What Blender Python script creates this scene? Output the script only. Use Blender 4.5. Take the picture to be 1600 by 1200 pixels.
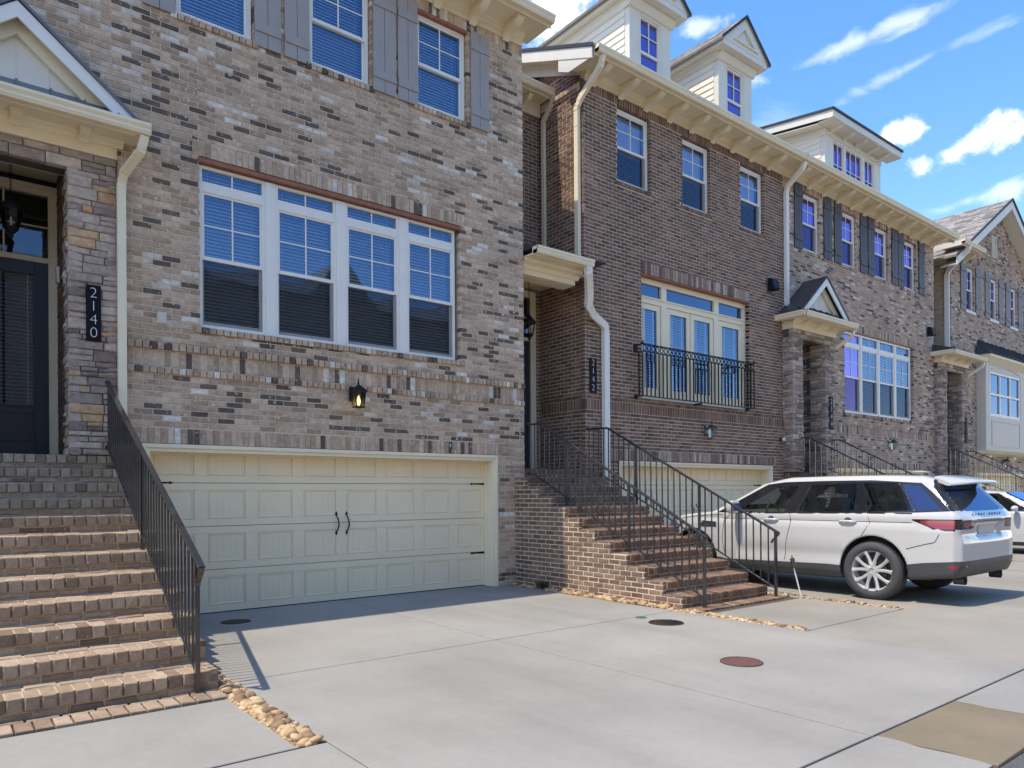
import bpy, bmesh, math, random
import numpy as np
from mathutils import Vector, Matrix

random.seed(7)
sc = bpy.context.scene
col = sc.collection
for o in list(bpy.data.objects):
    bpy.data.objects.remove(o)

# ------------------------------------------------------------------ camera
EYE = Vector((0.0, 0.0, 1.443))
YAW, ROLL = math.radians(51.737), math.radians(0.363)
FWD = Vector((math.cos(YAW), math.sin(YAW), 0.0006)).normalized()
RGT = Vector((math.sin(YAW), -math.cos(YAW), 0.0))
DWN = FWD.cross(RGT)
RR = RGT * math.cos(ROLL) + DWN * math.sin(ROLL)
DD = -RGT * math.sin(ROLL) + DWN * math.cos(ROLL)
cd = bpy.data.cameras.new('camera')
cam = bpy.data.objects.new('camera', cd)
col.objects.link(cam)
cd.sensor_width = 36.0
cd.lens = 1134.34 / 1600 * 36.0
cd.shift_y = (770.8 - 600) / 1600
cd.clip_start = 0.05
cd.clip_end = 2000
cam.matrix_world = Matrix(((RR.x, -DD.x, -FWD.x, EYE.x), (RR.y, -DD.y, -FWD.y, EYE.y),
                           (RR.z, -DD.z, -FWD.z, EYE.z), (0, 0, 0, 1)))
sc.camera = cam

# ------------------------------------------------------------------ sun, sky, exposure
SUN = Vector((-0.47, 0.066, 1.0)).normalized()
sl = bpy.data.lights.new('sun', 'SUN')
sl.energy = 2.0
sl.angle = math.radians(0.55)
sl.color = (1.0, 0.90, 0.76)
so = bpy.data.objects.new('sun', sl)
so.rotation_euler = SUN.to_track_quat('Z', 'Y').to_euler()
so.location = (-20, 3, 40)
col.objects.link(so)

world = bpy.data.worlds.new('World')
sc.world = world
world.use_nodes = True
wn, wl = world.node_tree.nodes, world.node_tree.links
wn.clear()


def wnode(t, **kw):
    n = wn.new(t)
    for k, v in kw.items():
        setattr(n, k, v)
    return n


def wmath(op, a, b=None, clamp=False):
    n = wnode('ShaderNodeMath', operation=op, use_clamp=clamp)
    for i, s in enumerate((a, b)):
        if s is None:
            continue
        if isinstance(s, (int, float)):
            n.inputs[i].default_value = s
        else:
            wl.new(s, n.inputs[i])
    return n.outputs[0]


wout = wnode('ShaderNodeOutputWorld')
wbg = wnode('ShaderNodeBackground')
wbg.inputs[1].default_value = 0.138
wsky = wnode('ShaderNodeTexSky', sky_type='NISHITA', sun_disc=False)
wsky.sun_elevation = math.asin(SUN.z)
wsky.sun_rotation = math.atan2(SUN.x, SUN.y)
wsky.air_density = 1.0
wsky.dust_density = 0.4
wsky.ozone_density = 2.6
wtc = wnode('ShaderNodeTexCoord')
wdir = wtc.outputs['Generated']


def pix_dir(u, v):
    return (RR * ((u - 800) / 1134.34) + DD * ((v - 770.8) / 1134.34) + FWD).normalized()


def wdot(vec):
    n = wnode('ShaderNodeVectorMath', operation='DOT_PRODUCT')
    wl.new(wdir, n.inputs[0])
    n.inputs[1].default_value = vec
    return n.outputs['Value']


def cloud(u, v, a, b, tilt, dens, noise):
    c = pix_dir(u, v)
    r = c.cross(Vector((0, 0, 1))).normalized()
    up = r.cross(c)
    r2 = r * math.cos(tilt) + up * math.sin(tilt)
    u2 = -r * math.sin(tilt) + up * math.cos(tilt)
    dc = wmath('MAXIMUM', wdot(c), 0.02)
    pa = wmath('DIVIDE', wmath('DIVIDE', wdot(r2), dc), a)
    pb = wmath('DIVIDE', wmath('DIVIDE', wdot(u2), dc), b)
    d = wmath('SQRT', wmath('ADD', wmath('MULTIPLY', pa, pa), wmath('MULTIPLY', pb, pb)))
    m = wmath('ADD', wmath('SUBTRACT', 1.0, d), noise)
    q = wmath('MULTIPLY', m, 1.15, True)
    return wmath('MULTIPLY', wmath('MULTIPLY', wmath('MULTIPLY', q, q), wmath('SUBTRACT', 3.0, wmath('MULTIPLY', q, 2.0))), dens)


def wnoise(scale, det, dist, stretch=(1, 1, 1), rough=0.6):
    mp = wnode('ShaderNodeMapping')
    mp.inputs['Scale'].default_value = stretch
    wl.new(wdir, mp.inputs[0])
    n = wnode('ShaderNodeTexNoise')
    n.inputs['Scale'].default_value = scale
    n.inputs['Detail'].default_value = det
    n.inputs['Roughness'].default_value = rough
    n.inputs['Distortion'].default_value = dist
    wl.new(mp.outputs[0], n.inputs['Vector'])
    return n.outputs['Fac']


nz = wmath('MULTIPLY', wmath('SUBTRACT', wnoise(26, 10, 0.2), 0.53), 2.6)
nw = wmath('MULTIPLY', wmath('SUBTRACT', wnoise(13, 10, .8, (1, 1, 2.4)), 0.55), 2.8)
cl = [cloud(862, 22, .062, .046, 0, 1.0, nz), cloud(1100, 38, .030, .012, .1, .4, nz),
      cloud(1418, 204, .034, .015, .1, 1.0, nz), cloud(1510, 228, .065, .017, .35, 1.0, nz), cloud(1590, 205, .030, .015, .3, .9, nz),
      cloud(1345, 62, .15, .014, .17, .36, nw), cloud(1430, 100, .11, .011, .24, .26, nw),
      cloud(1510, 315, .14, .016, .14, .36, nw), cloud(1210, 200, .05, .05, 0, .10, nw),
      # the same thin fair-weather clouds go on over the rest of the sky
      wmath('MULTIPLY', wmath('SUBTRACT', wnoise(3.2, 8, .5, (1, 1, 2.5)), .735, True), 2.2)]
m = cl[0]
for c in cl[1:]:
    m = wmath('MAXIMUM', m, c)
wmix = wnode('ShaderNodeMixRGB')
wl.new(m, wmix.inputs[0])
whs = wnode('ShaderNodeHueSaturation')
whs.inputs['Saturation'].default_value = 1.30
whs.inputs['Value'].default_value = 1.0
wl.new(wsky.outputs[0], whs.inputs['Color'])
wtint = wnode('ShaderNodeMixRGB', blend_type='MULTIPLY')
wtint.inputs[0].default_value = 1
wl.new(whs.outputs[0], wtint.inputs[1])
wtint.inputs[2].default_value = (1.36, 1.015, .905, 1)
wl.new(wtint.outputs[0], wmix.inputs[1])
wmix.inputs[2].default_value = (5.6, 5.5, 5.5, 1)
wl.new(wmix.outputs[0], wbg.inputs[0])
wl.new(wbg.outputs[0], wout.inputs[0])

sc.view_settings.view_transform = 'Standard'
sc.view_settings.look = 'None'
sc.view_settings.gamma = 1
sc.view_settings.use_curve_mapping = False
sc.view_settings.exposure = 1.36
sc.render.engine = 'CYCLES'
sc.cycles.max_bounces = 8
sc.cycles.transparent_max_bounces = 12
sc.cycles.use_denoising = True


# ------------------------------------------------------------------ materials
def mat(name, c, rough=0.6, metal=0.0, noise=None, bump=0.0, bscale=60, spec=0.5, coat=0.0, c2=None, nscale=8, alpha=None):
    m_ = bpy.data.materials.new(name)
    m_.use_nodes = True
    nt = m_.node_tree
    b = nt.nodes['Principled BSDF']
    b.inputs['Base Color'].default_value = (*c, 1)
    b.inputs['Roughness'].default_value = rough
    b.inputs['Metallic'].default_value = metal
    b.inputs['Specular IOR Level'].default_value = spec
    b.inputs['Coat Weight'].default_value = coat
    if noise or c2:
        n = nt.nodes.new('ShaderNodeTexNoise')
        n.inputs['Scale'].default_value = nscale
        n.inputs['Detail'].default_value = 8
        n.inputs['Roughness'].default_value = .62
        g = nt.nodes.new('ShaderNodeNewGeometry')
        nt.links.new(g.outputs['Position'], n.inputs['Vector'])
        r = nt.nodes.new('ShaderNodeValToRGB')
        k = noise or 0.2
        r.color_ramp.elements[0].position = .3
        r.color_ramp.elements[1].position = .7
        r.color_ramp.elements[0].color = (*[x * (1 - k) for x in c], 1)
        r.color_ramp.elements[1].color = (*(c2 or [min(1, x * (1 + k)) for x in c]), 1)
        nt.links.new(n.outputs['Fac'], r.inputs[0])
        nt.links.new(r.outputs[0], b.inputs['Base Color'])
    if bump:
        n2 = nt.nodes.new('ShaderNodeTexNoise')
        n2.inputs['Scale'].default_value = bscale
        n2.inputs['Detail'].default_value = 6
        g2 = nt.nodes.new('ShaderNodeNewGeometry')
        nt.links.new(g2.outputs['Position'], n2.inputs['Vector'])
        bp_ = nt.nodes.new('ShaderNodeBump')
        bp_.inputs['Strength'].default_value = bump
        bp_.inputs['Distance'].default_value = .01
        nt.links.new(n2.outputs['Fac'], bp_.inputs['Height'])
        nt.links.new(bp_.outputs[0], b.inputs['Normal'])
    return m_


def tint_mat(name, stops, rough=.85, bump=.5, bscale=45, patch=.22, wash=None):
    """Each piece carries a number 0..1 in its mesh ('tint'); the ramp gives it its own fired colour, noise the mottling."""
    m_ = bpy.data.materials.new(name)
    m_.use_nodes = True
    nt = m_.node_tree
    L = nt.links
    b = nt.nodes['Principled BSDF']
    b.inputs['Roughness'].default_value = rough
    b.inputs['Specular IOR Level'].default_value = .25
    at = nt.nodes.new('ShaderNodeAttribute')
    at.attribute_name = 'tint'
    r = nt.nodes.new('ShaderNodeValToRGB')
    r.color_ramp.interpolation = 'LINEAR'
    e = r.color_ramp.elements
    e[0].position, e[0].color = stops[0][0], (*stops[0][1], 1)
    e[1].position, e[1].color = stops[-1][0], (*stops[-1][1], 1)
    for p, c in stops[1:-1]:
        k = e.new(p)
        k.color = (*c, 1)
    L.new(at.outputs['Fac'], r.inputs[0])
    g = nt.nodes.new('ShaderNodeNewGeometry')
    # offset the noise per piece so neighbours never continue each other's mottling
    va = nt.nodes.new('ShaderNodeVectorMath')
    va.operation = 'MULTIPLY_ADD'
    cmb = nt.nodes.new('ShaderNodeCombineXYZ')
    for i in range(3):
        L.new(at.outputs['Fac'], cmb.inputs[i])
    L.new(cmb.outputs[0], va.inputs[0])
    va.inputs[1].default_value = (31, 57, 83)
    L.new(g.outputs['Position'], va.inputs[2])
    n = nt.nodes.new('ShaderNodeTexNoise')
    n.inputs['Scale'].default_value = 16
    n.inputs['Detail'].default_value = 7
    n.inputs['Roughness'].default_value = .7
    L.new(va.outputs[0], n.inputs['Vector'])
    mr = nt.nodes.new('ShaderNodeMapRange')
    mr.inputs['From Min'].default_value = .3
    mr.inputs['From Max'].default_value = .7
    mr.inputs['To Min'].default_value = 1 - patch
    mr.inputs['To Max'].default_value = 1 + patch
    L.new(n.outputs['Fac'], mr.inputs['Value'])
    mu = nt.nodes.new('ShaderNodeVectorMath')
    mu.operation = 'SCALE'
    L.new(r.outputs[0], mu.inputs[0])
    L.new(mr.outputs[0], mu.inputs['Scale'])
    big = nt.nodes.new('ShaderNodeTexNoise')
    big.inputs['Scale'].default_value = 1.0
    big.inputs['Detail'].default_value = 6
    mpb = nt.nodes.new('ShaderNodeMapping')
    mpb.inputs['Scale'].default_value = (2.2, 2.2, .6)
    L.new(g.outputs['Position'], mpb.inputs[0])
    L.new(mpb.outputs[0], big.inputs['Vector'])
    mb2 = nt.nodes.new('ShaderNodeMapRange')
    mb2.inputs['From Min'].default_value = .3
    mb2.inputs['From Max'].default_value = .7
    mb2.inputs['To Min'].default_value = .84
    mb2.inputs['To Max'].default_value = 1.14
    L.new(big.outputs['Fac'], mb2.inputs['Value'])
    mu2 = nt.nodes.new('ShaderNodeVectorMath')
    mu2.operation = 'SCALE'
    L.new(mu.outputs[0], mu2.inputs[0])
    L.new(mb2.outputs[0], mu2.inputs['Scale'])
    outc = mu2.outputs[0]
    if wash:
        n3 = nt.nodes.new('ShaderNodeTexNoise')
        n3.inputs['Scale'].default_value = 22
        n3.inputs['Detail'].default_value = 5
        L.new(va.outputs[0], n3.inputs['Vector'])
        m3 = nt.nodes.new('ShaderNodeMapRange')
        m3.inputs['From Min'].default_value = wash[1]
        m3.inputs['From Max'].default_value = wash[1] + .08
        L.new(n3.outputs['Fac'], m3.inputs['Value'])
        mx = nt.nodes.new('ShaderNodeMixRGB')
        L.new(m3.outputs[0], mx.inputs[0])
        L.new(outc, mx.inputs[1])
        mx.inputs[2].default_value = (*wash[0], 1)
        outc = mx.outputs[0]
    L.new(outc, b.inputs['Base Color'])
    n2 = nt.nodes.new('ShaderNodeTexNoise')
    n2.inputs['Scale'].default_value = bscale
    n2.inputs['Detail'].default_value = 5
    L.new(va.outputs[0], n2.inputs['Vector'])
    bp_ = nt.nodes.new('ShaderNodeBump')
    bp_.inputs['Strength'].default_value = bump
    bp_.inputs['Distance'].default_value = .012
    L.new(n2.outputs['Fac'], bp_.inputs['Height'])
    L.new(bp_.outputs[0], b.inputs['Normal'])
    return m_


def glass_mat(name, refl=.22, tint=(.80, .87, 1.0), trans=(.75, .8, .82), rough=.01, ripple=.0):
    m_ = bpy.data.materials.new(name)
    m_.use_nodes = True
    nt = m_.node_tree
    nt.nodes.clear()
    L = nt.links
    o = nt.nodes.new('ShaderNodeOutputMaterial')
    mx = nt.nodes.new('ShaderNodeMixShader')
    gl = nt.nodes.new('ShaderNodeBsdfGlossy')
    gl.inputs['Color'].default_value = (*tint, 1)
    gl.inputs['Roughness'].default_value = rough
    tr = nt.nodes.new('ShaderNodeBsdfTransparent')
    tr.inputs['Color'].default_value = (*trans, 1)
    lw = nt.nodes.new('ShaderNodeLayerWeight')
    lw.inputs['Blend'].default_value = .35
    mr = nt.nodes.new('ShaderNodeMapRange')
    mr.inputs['To Min'].default_value = refl
    mr.inputs['To Max'].default_value = 1.0
    L.new(lw.outputs['Fresnel'], mr.inputs['Value'])
    if ripple:
        n = nt.nodes.new('ShaderNodeTexNoise')
        n.inputs['Scale'].default_value = 1.6
        g = nt.nodes.new('ShaderNodeNewGeometry')
        L.new(g.outputs['Position'], n.inputs['Vector'])
        b = nt.nodes.new('ShaderNodeBump')
        b.inputs['Strength'].default_value = ripple
        b.inputs['Distance'].default_value = .02
        L.new(n.outputs['Fac'], b.inputs['Height'])
        L.new(b.outputs[0], gl.inputs['Normal'])
    L.new(mr.outputs[0], mx.inputs[0])
    L.new(tr.outputs[0], mx.inputs[1])
    L.new(gl.outputs[0], mx.inputs[2])
    L.new(mx.outputs[0], o.inputs[0])
    return m_


def see_mat(name, c, a):
    m_ = bpy.data.materials.new(name)
    m_.use_nodes = True
    b = m_.node_tree.nodes['Principled BSDF']
    b.inputs['Base Color'].default_value = (*c, 1)
    b.inputs['Alpha'].default_value = a
    b.inputs['Roughness'].default_value = .8
    return m_


M = {}
TAUPE = [(0, (.115, .085, .065)), (.12, (.165, .122, .092)), (.16, (.35, .245, .16)), (.35, (.45, .318, .212)), (.6, (.525, .38, .26)),
         (.84, (.61, .455, .32)), (.9, (.62, .465, .33)), (.94, (.62, .54, .44)), (1, (.74, .67, .56))]
M['brick_taupe'] = tint_mat('brick_taupe', TAUPE, patch=.28, bump=.7, wash=((.68, .59, .48), .62))
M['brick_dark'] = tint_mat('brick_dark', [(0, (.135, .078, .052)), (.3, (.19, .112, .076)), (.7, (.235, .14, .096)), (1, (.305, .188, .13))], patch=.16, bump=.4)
M['brick_mauve'] = tint_mat('brick_mauve', [(0, (.11, .083, .068)), (.15, (.16, .12, .097)), (.2, (.36, .245, .17)), (.6, (.47, .33, .235)), (.88, (.56, .41, .30)),
                                            (.93, (.58, .48, .39)), (1, (.68, .60, .50))], patch=.28, wash=((.50, .44, .38), .62))
M['brick_step'] = tint_mat('brick_step', [(0, (.15, .105, .07)), (.12, (.23, .165, .11)), (.25, (.30, .218, .145)), (.7, (.345, .255, .175)), (1, (.40, .305, .215))], patch=.2, bump=.6,
                           wash=((.56, .44, .33), .66))
M['brick_step_dark'] = tint_mat('brick_step_dark', [(0, (.16, .10, .066)), (.5, (.215, .138, .09)), (1, (.28, .185, .125))], patch=.18, bump=.5)
M['brick_arch'] = tint_mat('brick_arch', [(0, (.16, .10, .08)), (.3, (.27, .18, .135)), (.7, (.40, .29, .22)), (1, (.55, .44, .35))], patch=.3, bump=.5)
M['stone'] = tint_mat('stone', [(0, (.23, .175, .14)), (.2, (.34, .265, .215)), (.5, (.45, .355, .285)), (.8, (.54, .435, .35)), (.87, (.60, .47, .36)), (.9, (.56, .34, .18)), (1, (.62, .42, .25))],
                      patch=.3, bump=.9, bscale=18)
M['stone_brown'] = tint_mat('stone_brown', [(0, (.22, .17, .135)), (.5, (.40, .31, .245)), (.85, (.52, .42, .33)), (1, (.60, .48, .37))], patch=.3, bump=.9, bscale=18)
M['mortar'] = mat('mortar', (.62, .525, .40), .95, noise=.14, bump=.4, nscale=5)
M['mortar_light'] = mat('mortar_light', (.68, .59, .47), .95, noise=.12, bump=.4, nscale=5)
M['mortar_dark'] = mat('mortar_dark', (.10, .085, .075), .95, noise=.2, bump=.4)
M['mortar_step'] = mat('mortar_step', (.44, .35, .25), .95, noise=.15, bump=.4)
M['cream'] = mat('cream_paint', (.86, .75, .52), .45, noise=.05, nscale=2.5, bump=.05, bscale=9)
M['white'] = mat('white_vinyl', (.84, .80, .71), .4, noise=.03, nscale=3)
M['offwhite'] = mat('offwhite_trim', (.74, .70, .58), .45, noise=.04, nscale=3)
M['door_cream'] = mat('garage_paint', (.90, .75, .50), .42, noise=.04, nscale=1.5, bump=.08, bscale=25)
M['siding'] = mat('siding_paint', (.82, .75, .61), .5, noise=.04, nscale=4, bump=.08)
M['greige'] = mat('greige_paint', (.62, .56, .46), .5, noise=.04)
M['lintel'] = mat('rust_red_lintel', (.30, .115, .06), .6, noise=.25, nscale=12)
M['shutter'] = mat('grey_shutter_paint', (.36, .315, .285), .5, noise=.06, nscale=4, bump=.1)
M['shutter_dark'] = mat('dark_shutter_paint', (.055, .05, .058), .5, noise=.1, nscale=4, bump=.1)
M['shutter_brown'] = mat('brown_shutter_paint', (.16, .135, .125), .5, noise=.1, nscale=4)
M['iron'] = mat('black_iron', (.016, .017, .019), .3, metal=.0, spec=.8, coat=.7, noise=.3, nscale=20, bump=.15)
M['iron_grey'] = mat('weathered_iron', (.028, .028, .030), .33, spec=.8, coat=.4, noise=.25, nscale=20)
M['black'] = mat('black_paint', (.010, .010, .011), .55, spec=.3)
M['plate'] = mat('black_plate', (.006, .006, .009), .6, spec=.2)
M['digit'] = mat('white_digit', (.8, .8, .8), .5)
M['navy_door'] = mat('charcoal_door_paint', (.035, .042, .055), .35, noise=.08)
M['room'] = mat('dim_room', (.02, .02, .021), .9)
M['slat'] = mat('white_blind', (.86, .86, .84), .5)
M['slat_dim'] = mat('blind_behind_screen', (.34, .35, .36), .6)
M['shade'] = mat('pale_shade_cloth', (.80, .76, .84), .8)
M['roof'] = tint_mat('asphalt_shingle', [(0, (.16, .145, .13)), (.5, (.27, .25, .225)), (1, (.38, .35, .31))], patch=.15, bump=.6, bscale=140)
M['roof_metal'] = mat('dark_metal_roof', (.05, .052, .056), .42, noise=.12, nscale=3)
M['roof_slate'] = mat('blue_grey_flashing', (.13, .15, .17), .4, noise=.12, nscale=4)
M['drip'] = mat('dark_roof_edge', (.03, .03, .034), .6)
M['glass'] = glass_mat('window_glass', .16, (.42, .64, 1.0), (.86, .88, .9), ripple=.12)
M['glass_violet'] = glass_mat('violet_coated_glass', .42, (.46, .40, 1.0), (.62, .56, .80), ripple=.1)
M['glass_dark'] = glass_mat('door_glass', .07, (.6, .75, 1.0), (.55, .58, .6))
M['glass_clear'] = glass_mat('clear_glass', .03, (.5, .5, .5), (.9, .9, .88))
M['screen'] = see_mat('insect_screen', (.010, .010, .011), .40)
M['rock'] = tint_mat('river_rock', [(0, (.14, .09, .06)), (.2, (.28, .18, .10)), (.5, (.42, .28, .145)), (.8, (.50, .36, .20)), (1, (.60, .48, .32))], patch=.18, bump=.25, bscale=30, rough=.7)
M['soil'] = mat('pea_gravel_soil', (.26, .19, .12), .95, noise=.35, nscale=30, bump=.8, bscale=90)


def concrete(name, base, dark=.11):
    m_ = bpy.data.materials.new(name)
    m_.use_nodes = True
    nt = m_.node_tree
    L = nt.links
    b = nt.nodes['Principled BSDF']
    b.inputs['Roughness'].default_value = .8
    b.inputs['Specular IOR Level'].default_value = .3
    g = nt.nodes.new('ShaderNodeNewGeometry')

    def noise(s, d=6, rg=.6, stretch=None):
        n = nt.nodes.new('ShaderNodeTexNoise')
        n.inputs['Scale'].default_value = s
        n.inputs['Detail'].default_value = d
        n.inputs['Roughness'].default_value = rg
        if stretch:
            mp = nt.nodes.new('ShaderNodeMapping')
            mp.inputs['Scale'].default_value = stretch
            L.new(g.outputs['Position'], mp.inputs[0])
            L.new(mp.outputs[0], n.inputs['Vector'])
        else:
            L.new(g.outputs['Position'], n.inputs['Vector'])
        return n.outputs['Fac']

    def rng(s, a, b_, c, d):
        r = nt.nodes.new('ShaderNodeMapRange')
        for k, v in zip(('From Min', 'From Max', 'To Min', 'To Max'), (a, b_, c, d)):
            r.inputs[k].default_value = v
        L.new(s, r.inputs['Value'])
        return r.outputs[0]

    def mul(a, b_):
        n = nt.nodes.new('ShaderNodeMath')
        n.operation = 'MULTIPLY'
        L.new(a, n.inputs[0])
        L.new(b_, n.inputs[1])
        return n.outputs[0]
    f = mul(rng(noise(.7, 7, .65), .3, .7, 1 - dark, 1 + dark * .6), rng(noise(14, 6, .7), .3, .7, .96, 1.04))
    f = mul(f, rng(noise(60, 3, .8, (1, .12, 1)), .3, .7, .98, 1.02))
    f = mul(f, rng(noise(2.4, 9, .8), .60, .74, 1.0, .84))
    f = mul(f, rng(noise(1.1, 4, .5, (1.6, .18, 1)), .52, .70, 1.0, .90))
    f = mul(f, rng(noise(.35, 3, .5), .35, .65, .93, 1.05))
    v = nt.nodes.new('ShaderNodeTexVoronoi')
    v.inputs['Scale'].default_value = 3.4
    L.new(g.outputs['Position'], v.inputs['Vector'])
    f = mul(f, rng(v.outputs['Distance'], .020, .045, 1.30, 1.0))
    v2 = nt.nodes.new('ShaderNodeTexVoronoi')
    v2.inputs['Scale'].default_value = 1.6
    L.new(g.outputs['Position'], v2.inputs['Vector'])
    f = mul(f, rng(v2.outputs['Distance'], .012, .022, .45, 1.0))
    sc_ = nt.nodes.new('ShaderNodeVectorMath')
    sc_.operation = 'SCALE'
    sc_.inputs[0].default_value = base
    L.new(f, sc_.inputs['Scale'])
    L.new(sc_.outputs[0], b.inputs['Base Color'])
    bp_ = nt.nodes.new('ShaderNodeBump')
    bp_.inputs['Strength'].default_value = .25
    bp_.inputs['Distance'].default_value = .004
    L.new(noise(70, 5, .7), bp_.inputs['Height'])
    L.new(bp_.outputs[0], b.inputs['Normal'])
    return m_


M['conc'] = concrete('concrete', (.30, .288, .255))
M['conc_b'] = concrete('concrete_warm', (.29, .27, .226))
M['conc_tan'] = concrete('concrete_tan', (.215, .175, .115), .2)
M['joint'] = mat('joint_dirt', (.07, .062, .05), .95, noise=.3, nscale=20)
M['asphalt'] = mat('asphalt', (.10, .098, .094), .9, noise=.3, nscale=60, bump=.8, bscale=120)


# ------------------------------------------------------------------ mesh builder
class MB:
    def __init__(s):
        s.v, s.f, s.t = [], [], []

    def face(s, pts, t=.5):
        n = len(s.v)
        s.v.extend(tuple(p) for p in pts)
        s.f.append(tuple(range(n, n + len(pts))))
        s.t.append(t)

    def raw(s, vs, fs, t=.5):
        n = len(s.v)
        s.v.extend(tuple(p) for p in vs)
        for f in fs:
            s.f.append(tuple(i + n for i in f))
            s.t.append(t)

    def box(s, x0, x1, y0, y1, z0, z1, t=.5):
        if x1 < x0: x0, x1 = x1, x0
        if y1 < y0: y0, y1 = y1, y0
        vs = [(x0, y0, z0), (x1, y0, z0), (x1, y1, z0), (x0, y1, z0), (x0, y0, z1), (x1, y0, z1), (x1, y1, z1), (x0, y1, z1)]
        s.raw(vs, [(0, 3, 2, 1), (4, 5, 6, 7), (0, 1, 5, 4), (1, 2, 6, 5), (2, 3, 7, 6), (3, 0, 4, 7)], t)
        return s

    def prism(s, prof, axis, a0, a1, t=.5):
        """closed 2-D profile extruded along an axis: 'x' profile=(y,z), 'y' profile=(x,z), 'z' profile=(x,y)"""
        def P(p, a):
            return (a, p[0], p[1]) if axis == 'x' else ((p[0], a, p[1]) if axis == 'y' else (p[0], p[1], a))
        area = sum(p[0] * q[1] - q[0] * p[1] for p, q in zip(prof, prof[1:] + prof[:1]))
        if (area < 0) != (axis == 'y'):
            prof = prof[::-1]
        if a1 < a0: a0, a1 = a1, a0
        n = len(prof)
        vs = [P(p, a0) for p in prof] + [P(p, a1) for p in prof]
        fs = [tuple(range(n))[::-1], tuple(range(n, 2 * n))] + [(i, (i + 1) % n, n + (i + 1) % n, n + i) for i in range(n)]
        s.raw(vs, fs, t)
        return s

    def tube(s, pts, r, n=8, t=.5, flat=None, cap=True):
        """round (or, with flat=(w,h), rectangular) bar along a path"""
        pts = [Vector(p) for p in pts]
        rs = r if isinstance(r, (list, tuple)) else [r] * len(pts)
        rings = []
        up0 = None
        for i, p in enumerate(pts):
            d = (pts[min(i + 1, len(pts) - 1)] - pts[max(i - 1, 0)]).normalized()
            if flat:
                ref = Vector(flat[2]) if len(flat) > 2 else Vector((1, 0, 0))
                a = ref - d * ref.dot(d)
                a.normalize()
            else:
                ref = Vector((0, 0, 1)) if abs(d.z) < .9 else Vector((1, 0, 0))
                if up0 is not None:
                    ref = up0
                a = (ref - d * ref.dot(d)).normalized()
                up0 = a
            b = d.cross(a)
            if flat:
                w, h = flat[0] / 2, flat[1] / 2
                rings.append([p + a * w + b * h, p - a * w + b * h, p - a * w - b * h, p + a * w - b * h])
            else:
                rings.append([p + (a * math.cos(k * 2 * math.pi / n) + b * math.sin(k * 2 * math.pi / n)) * rs[i] for k in range(n)])
        m_ = 4 if flat else n
        vs = [q for ring in rings for q in ring]
        fs = [(i * m_ + k, i * m_ + (k + 1) % m_, (i + 1) * m_ + (k + 1) % m_, (i + 1) * m_ + k) for i in range(len(pts) - 1) for k in range(m_)]
        if cap:
            fs += [tuple(range(m_))[::-1], tuple((len(pts) - 1) * m_ + k for k in range(m_))]
        s.raw(vs, fs, t)
        return s

    def lathe(s, prof, c, n=16, axis='z', t=.5, cap=True):
        """prof: (radius, height) pairs"""
        vs = []
        for r, h in prof:
            for k in range(n):
                a = 2 * math.pi * k / n
                x, y = r * math.cos(a), r * math.sin(a)
                if axis == 'z': vs.append((c[0] + x, c[1] + y, c[2] + h))
                elif axis == 'x': vs.append((c[0] + h, c[1] + x, c[2] + y))
                else: vs.append((c[0] + x, c[1] + h, c[2] + y))
        fs = [(i * n + k, i * n + (k + 1) % n, (i + 1) * n + (k + 1) % n, (i + 1) * n + k) for i in range(len(prof) - 1) for k in range(n)]
        if cap:
            fs += [tuple(range(n))[::-1], tuple((len(prof) - 1) * n + k for k in range(n))]
        s.raw(vs, fs, t)
        return s

    def brick(s, F, u0, u1, z0, z1, d0, d1, t, ch=.004, jit=.0012, rnd=random):
        """box with a chamfered face in the frame F (front at depth d0)"""
        j = lambda: rnd.uniform(-jit, jit)
        c = min(ch, (u1 - u0) * .3, (z1 - z0) * .3)
        q = [(u0, z0), (u1, z0), (u1, z1), (u0, z1)]
        vs = [F(a, b, d1) for a, b in q] + [F(a, b, d0 + c) for a, b in q]
        qi = [(u0 + c, z0 + c), (u1 - c, z0 + c), (u1 - c, z1 - c), (u0 + c, z1 - c)]
        dd = d0 + j()
        vs += [F(a + j(), b + j(), dd + j() * .6) for a, b in qi]
        fs = []
        for base in (0, 4):
            for k in range(4):
                fs.append((base + k, base + (k + 1) % 4, base + 4 + (k + 1) % 4, base + 4 + k))
        fs.append((8, 9, 10, 11))
        if F.flip:
            fs = [f[::-1] for f in fs]
        s.raw(vs, fs, t)
        return s

    def mesh(s, name, m_=None, smooth=False, angle=None):
        me = bpy.data.meshes.new(name)
        me.from_pydata(s.v, [], s.f)
        a = me.attributes.new('tint', 'FLOAT', 'FACE')
        a.data.foreach_set('value', s.t)
        if m_ is not None:
            me.materials.append(m_)
        if smooth or angle:
            me.polygons.foreach_set('use_smooth', [True] * len(me.polygons))
            if angle:
                me.set_sharp_from_angle(angle=math.radians(angle))
        me.update()
        return me

    def build(s, name, m_, parent=None, smooth=False, angle=None, bevel=0):
        if not s.f:
            return None
        o = bpy.data.objects.new(name, s.mesh(name, m_, smooth, angle))
        col.objects.link(o)
        if parent is not None:
            o.parent = parent
        if bevel:
            bv = o.modifiers.new('edge', 'BEVEL')
            bv.width = bevel
            bv.segments = 2
            bv.limit_method = 'ANGLE'
        return o


class Frame:
    """local (u, z, depth) -> world. side: 'front' faces -Y, 'left' faces -X, 'right' faces +X, 'top' lies flat"""
    def __init__(s, side, at):
        s.side, s.at = side, at
        s.flip = side in ('left',)

    def __call__(s, u, z, d):
        if s.side == 'front': return (u, s.at + d, z)
        if s.side == 'left': return (s.at + d, u, z)
        if s.side == 'right': return (s.at - d, u, z)
        return (u, z, s.at - d)


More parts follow.
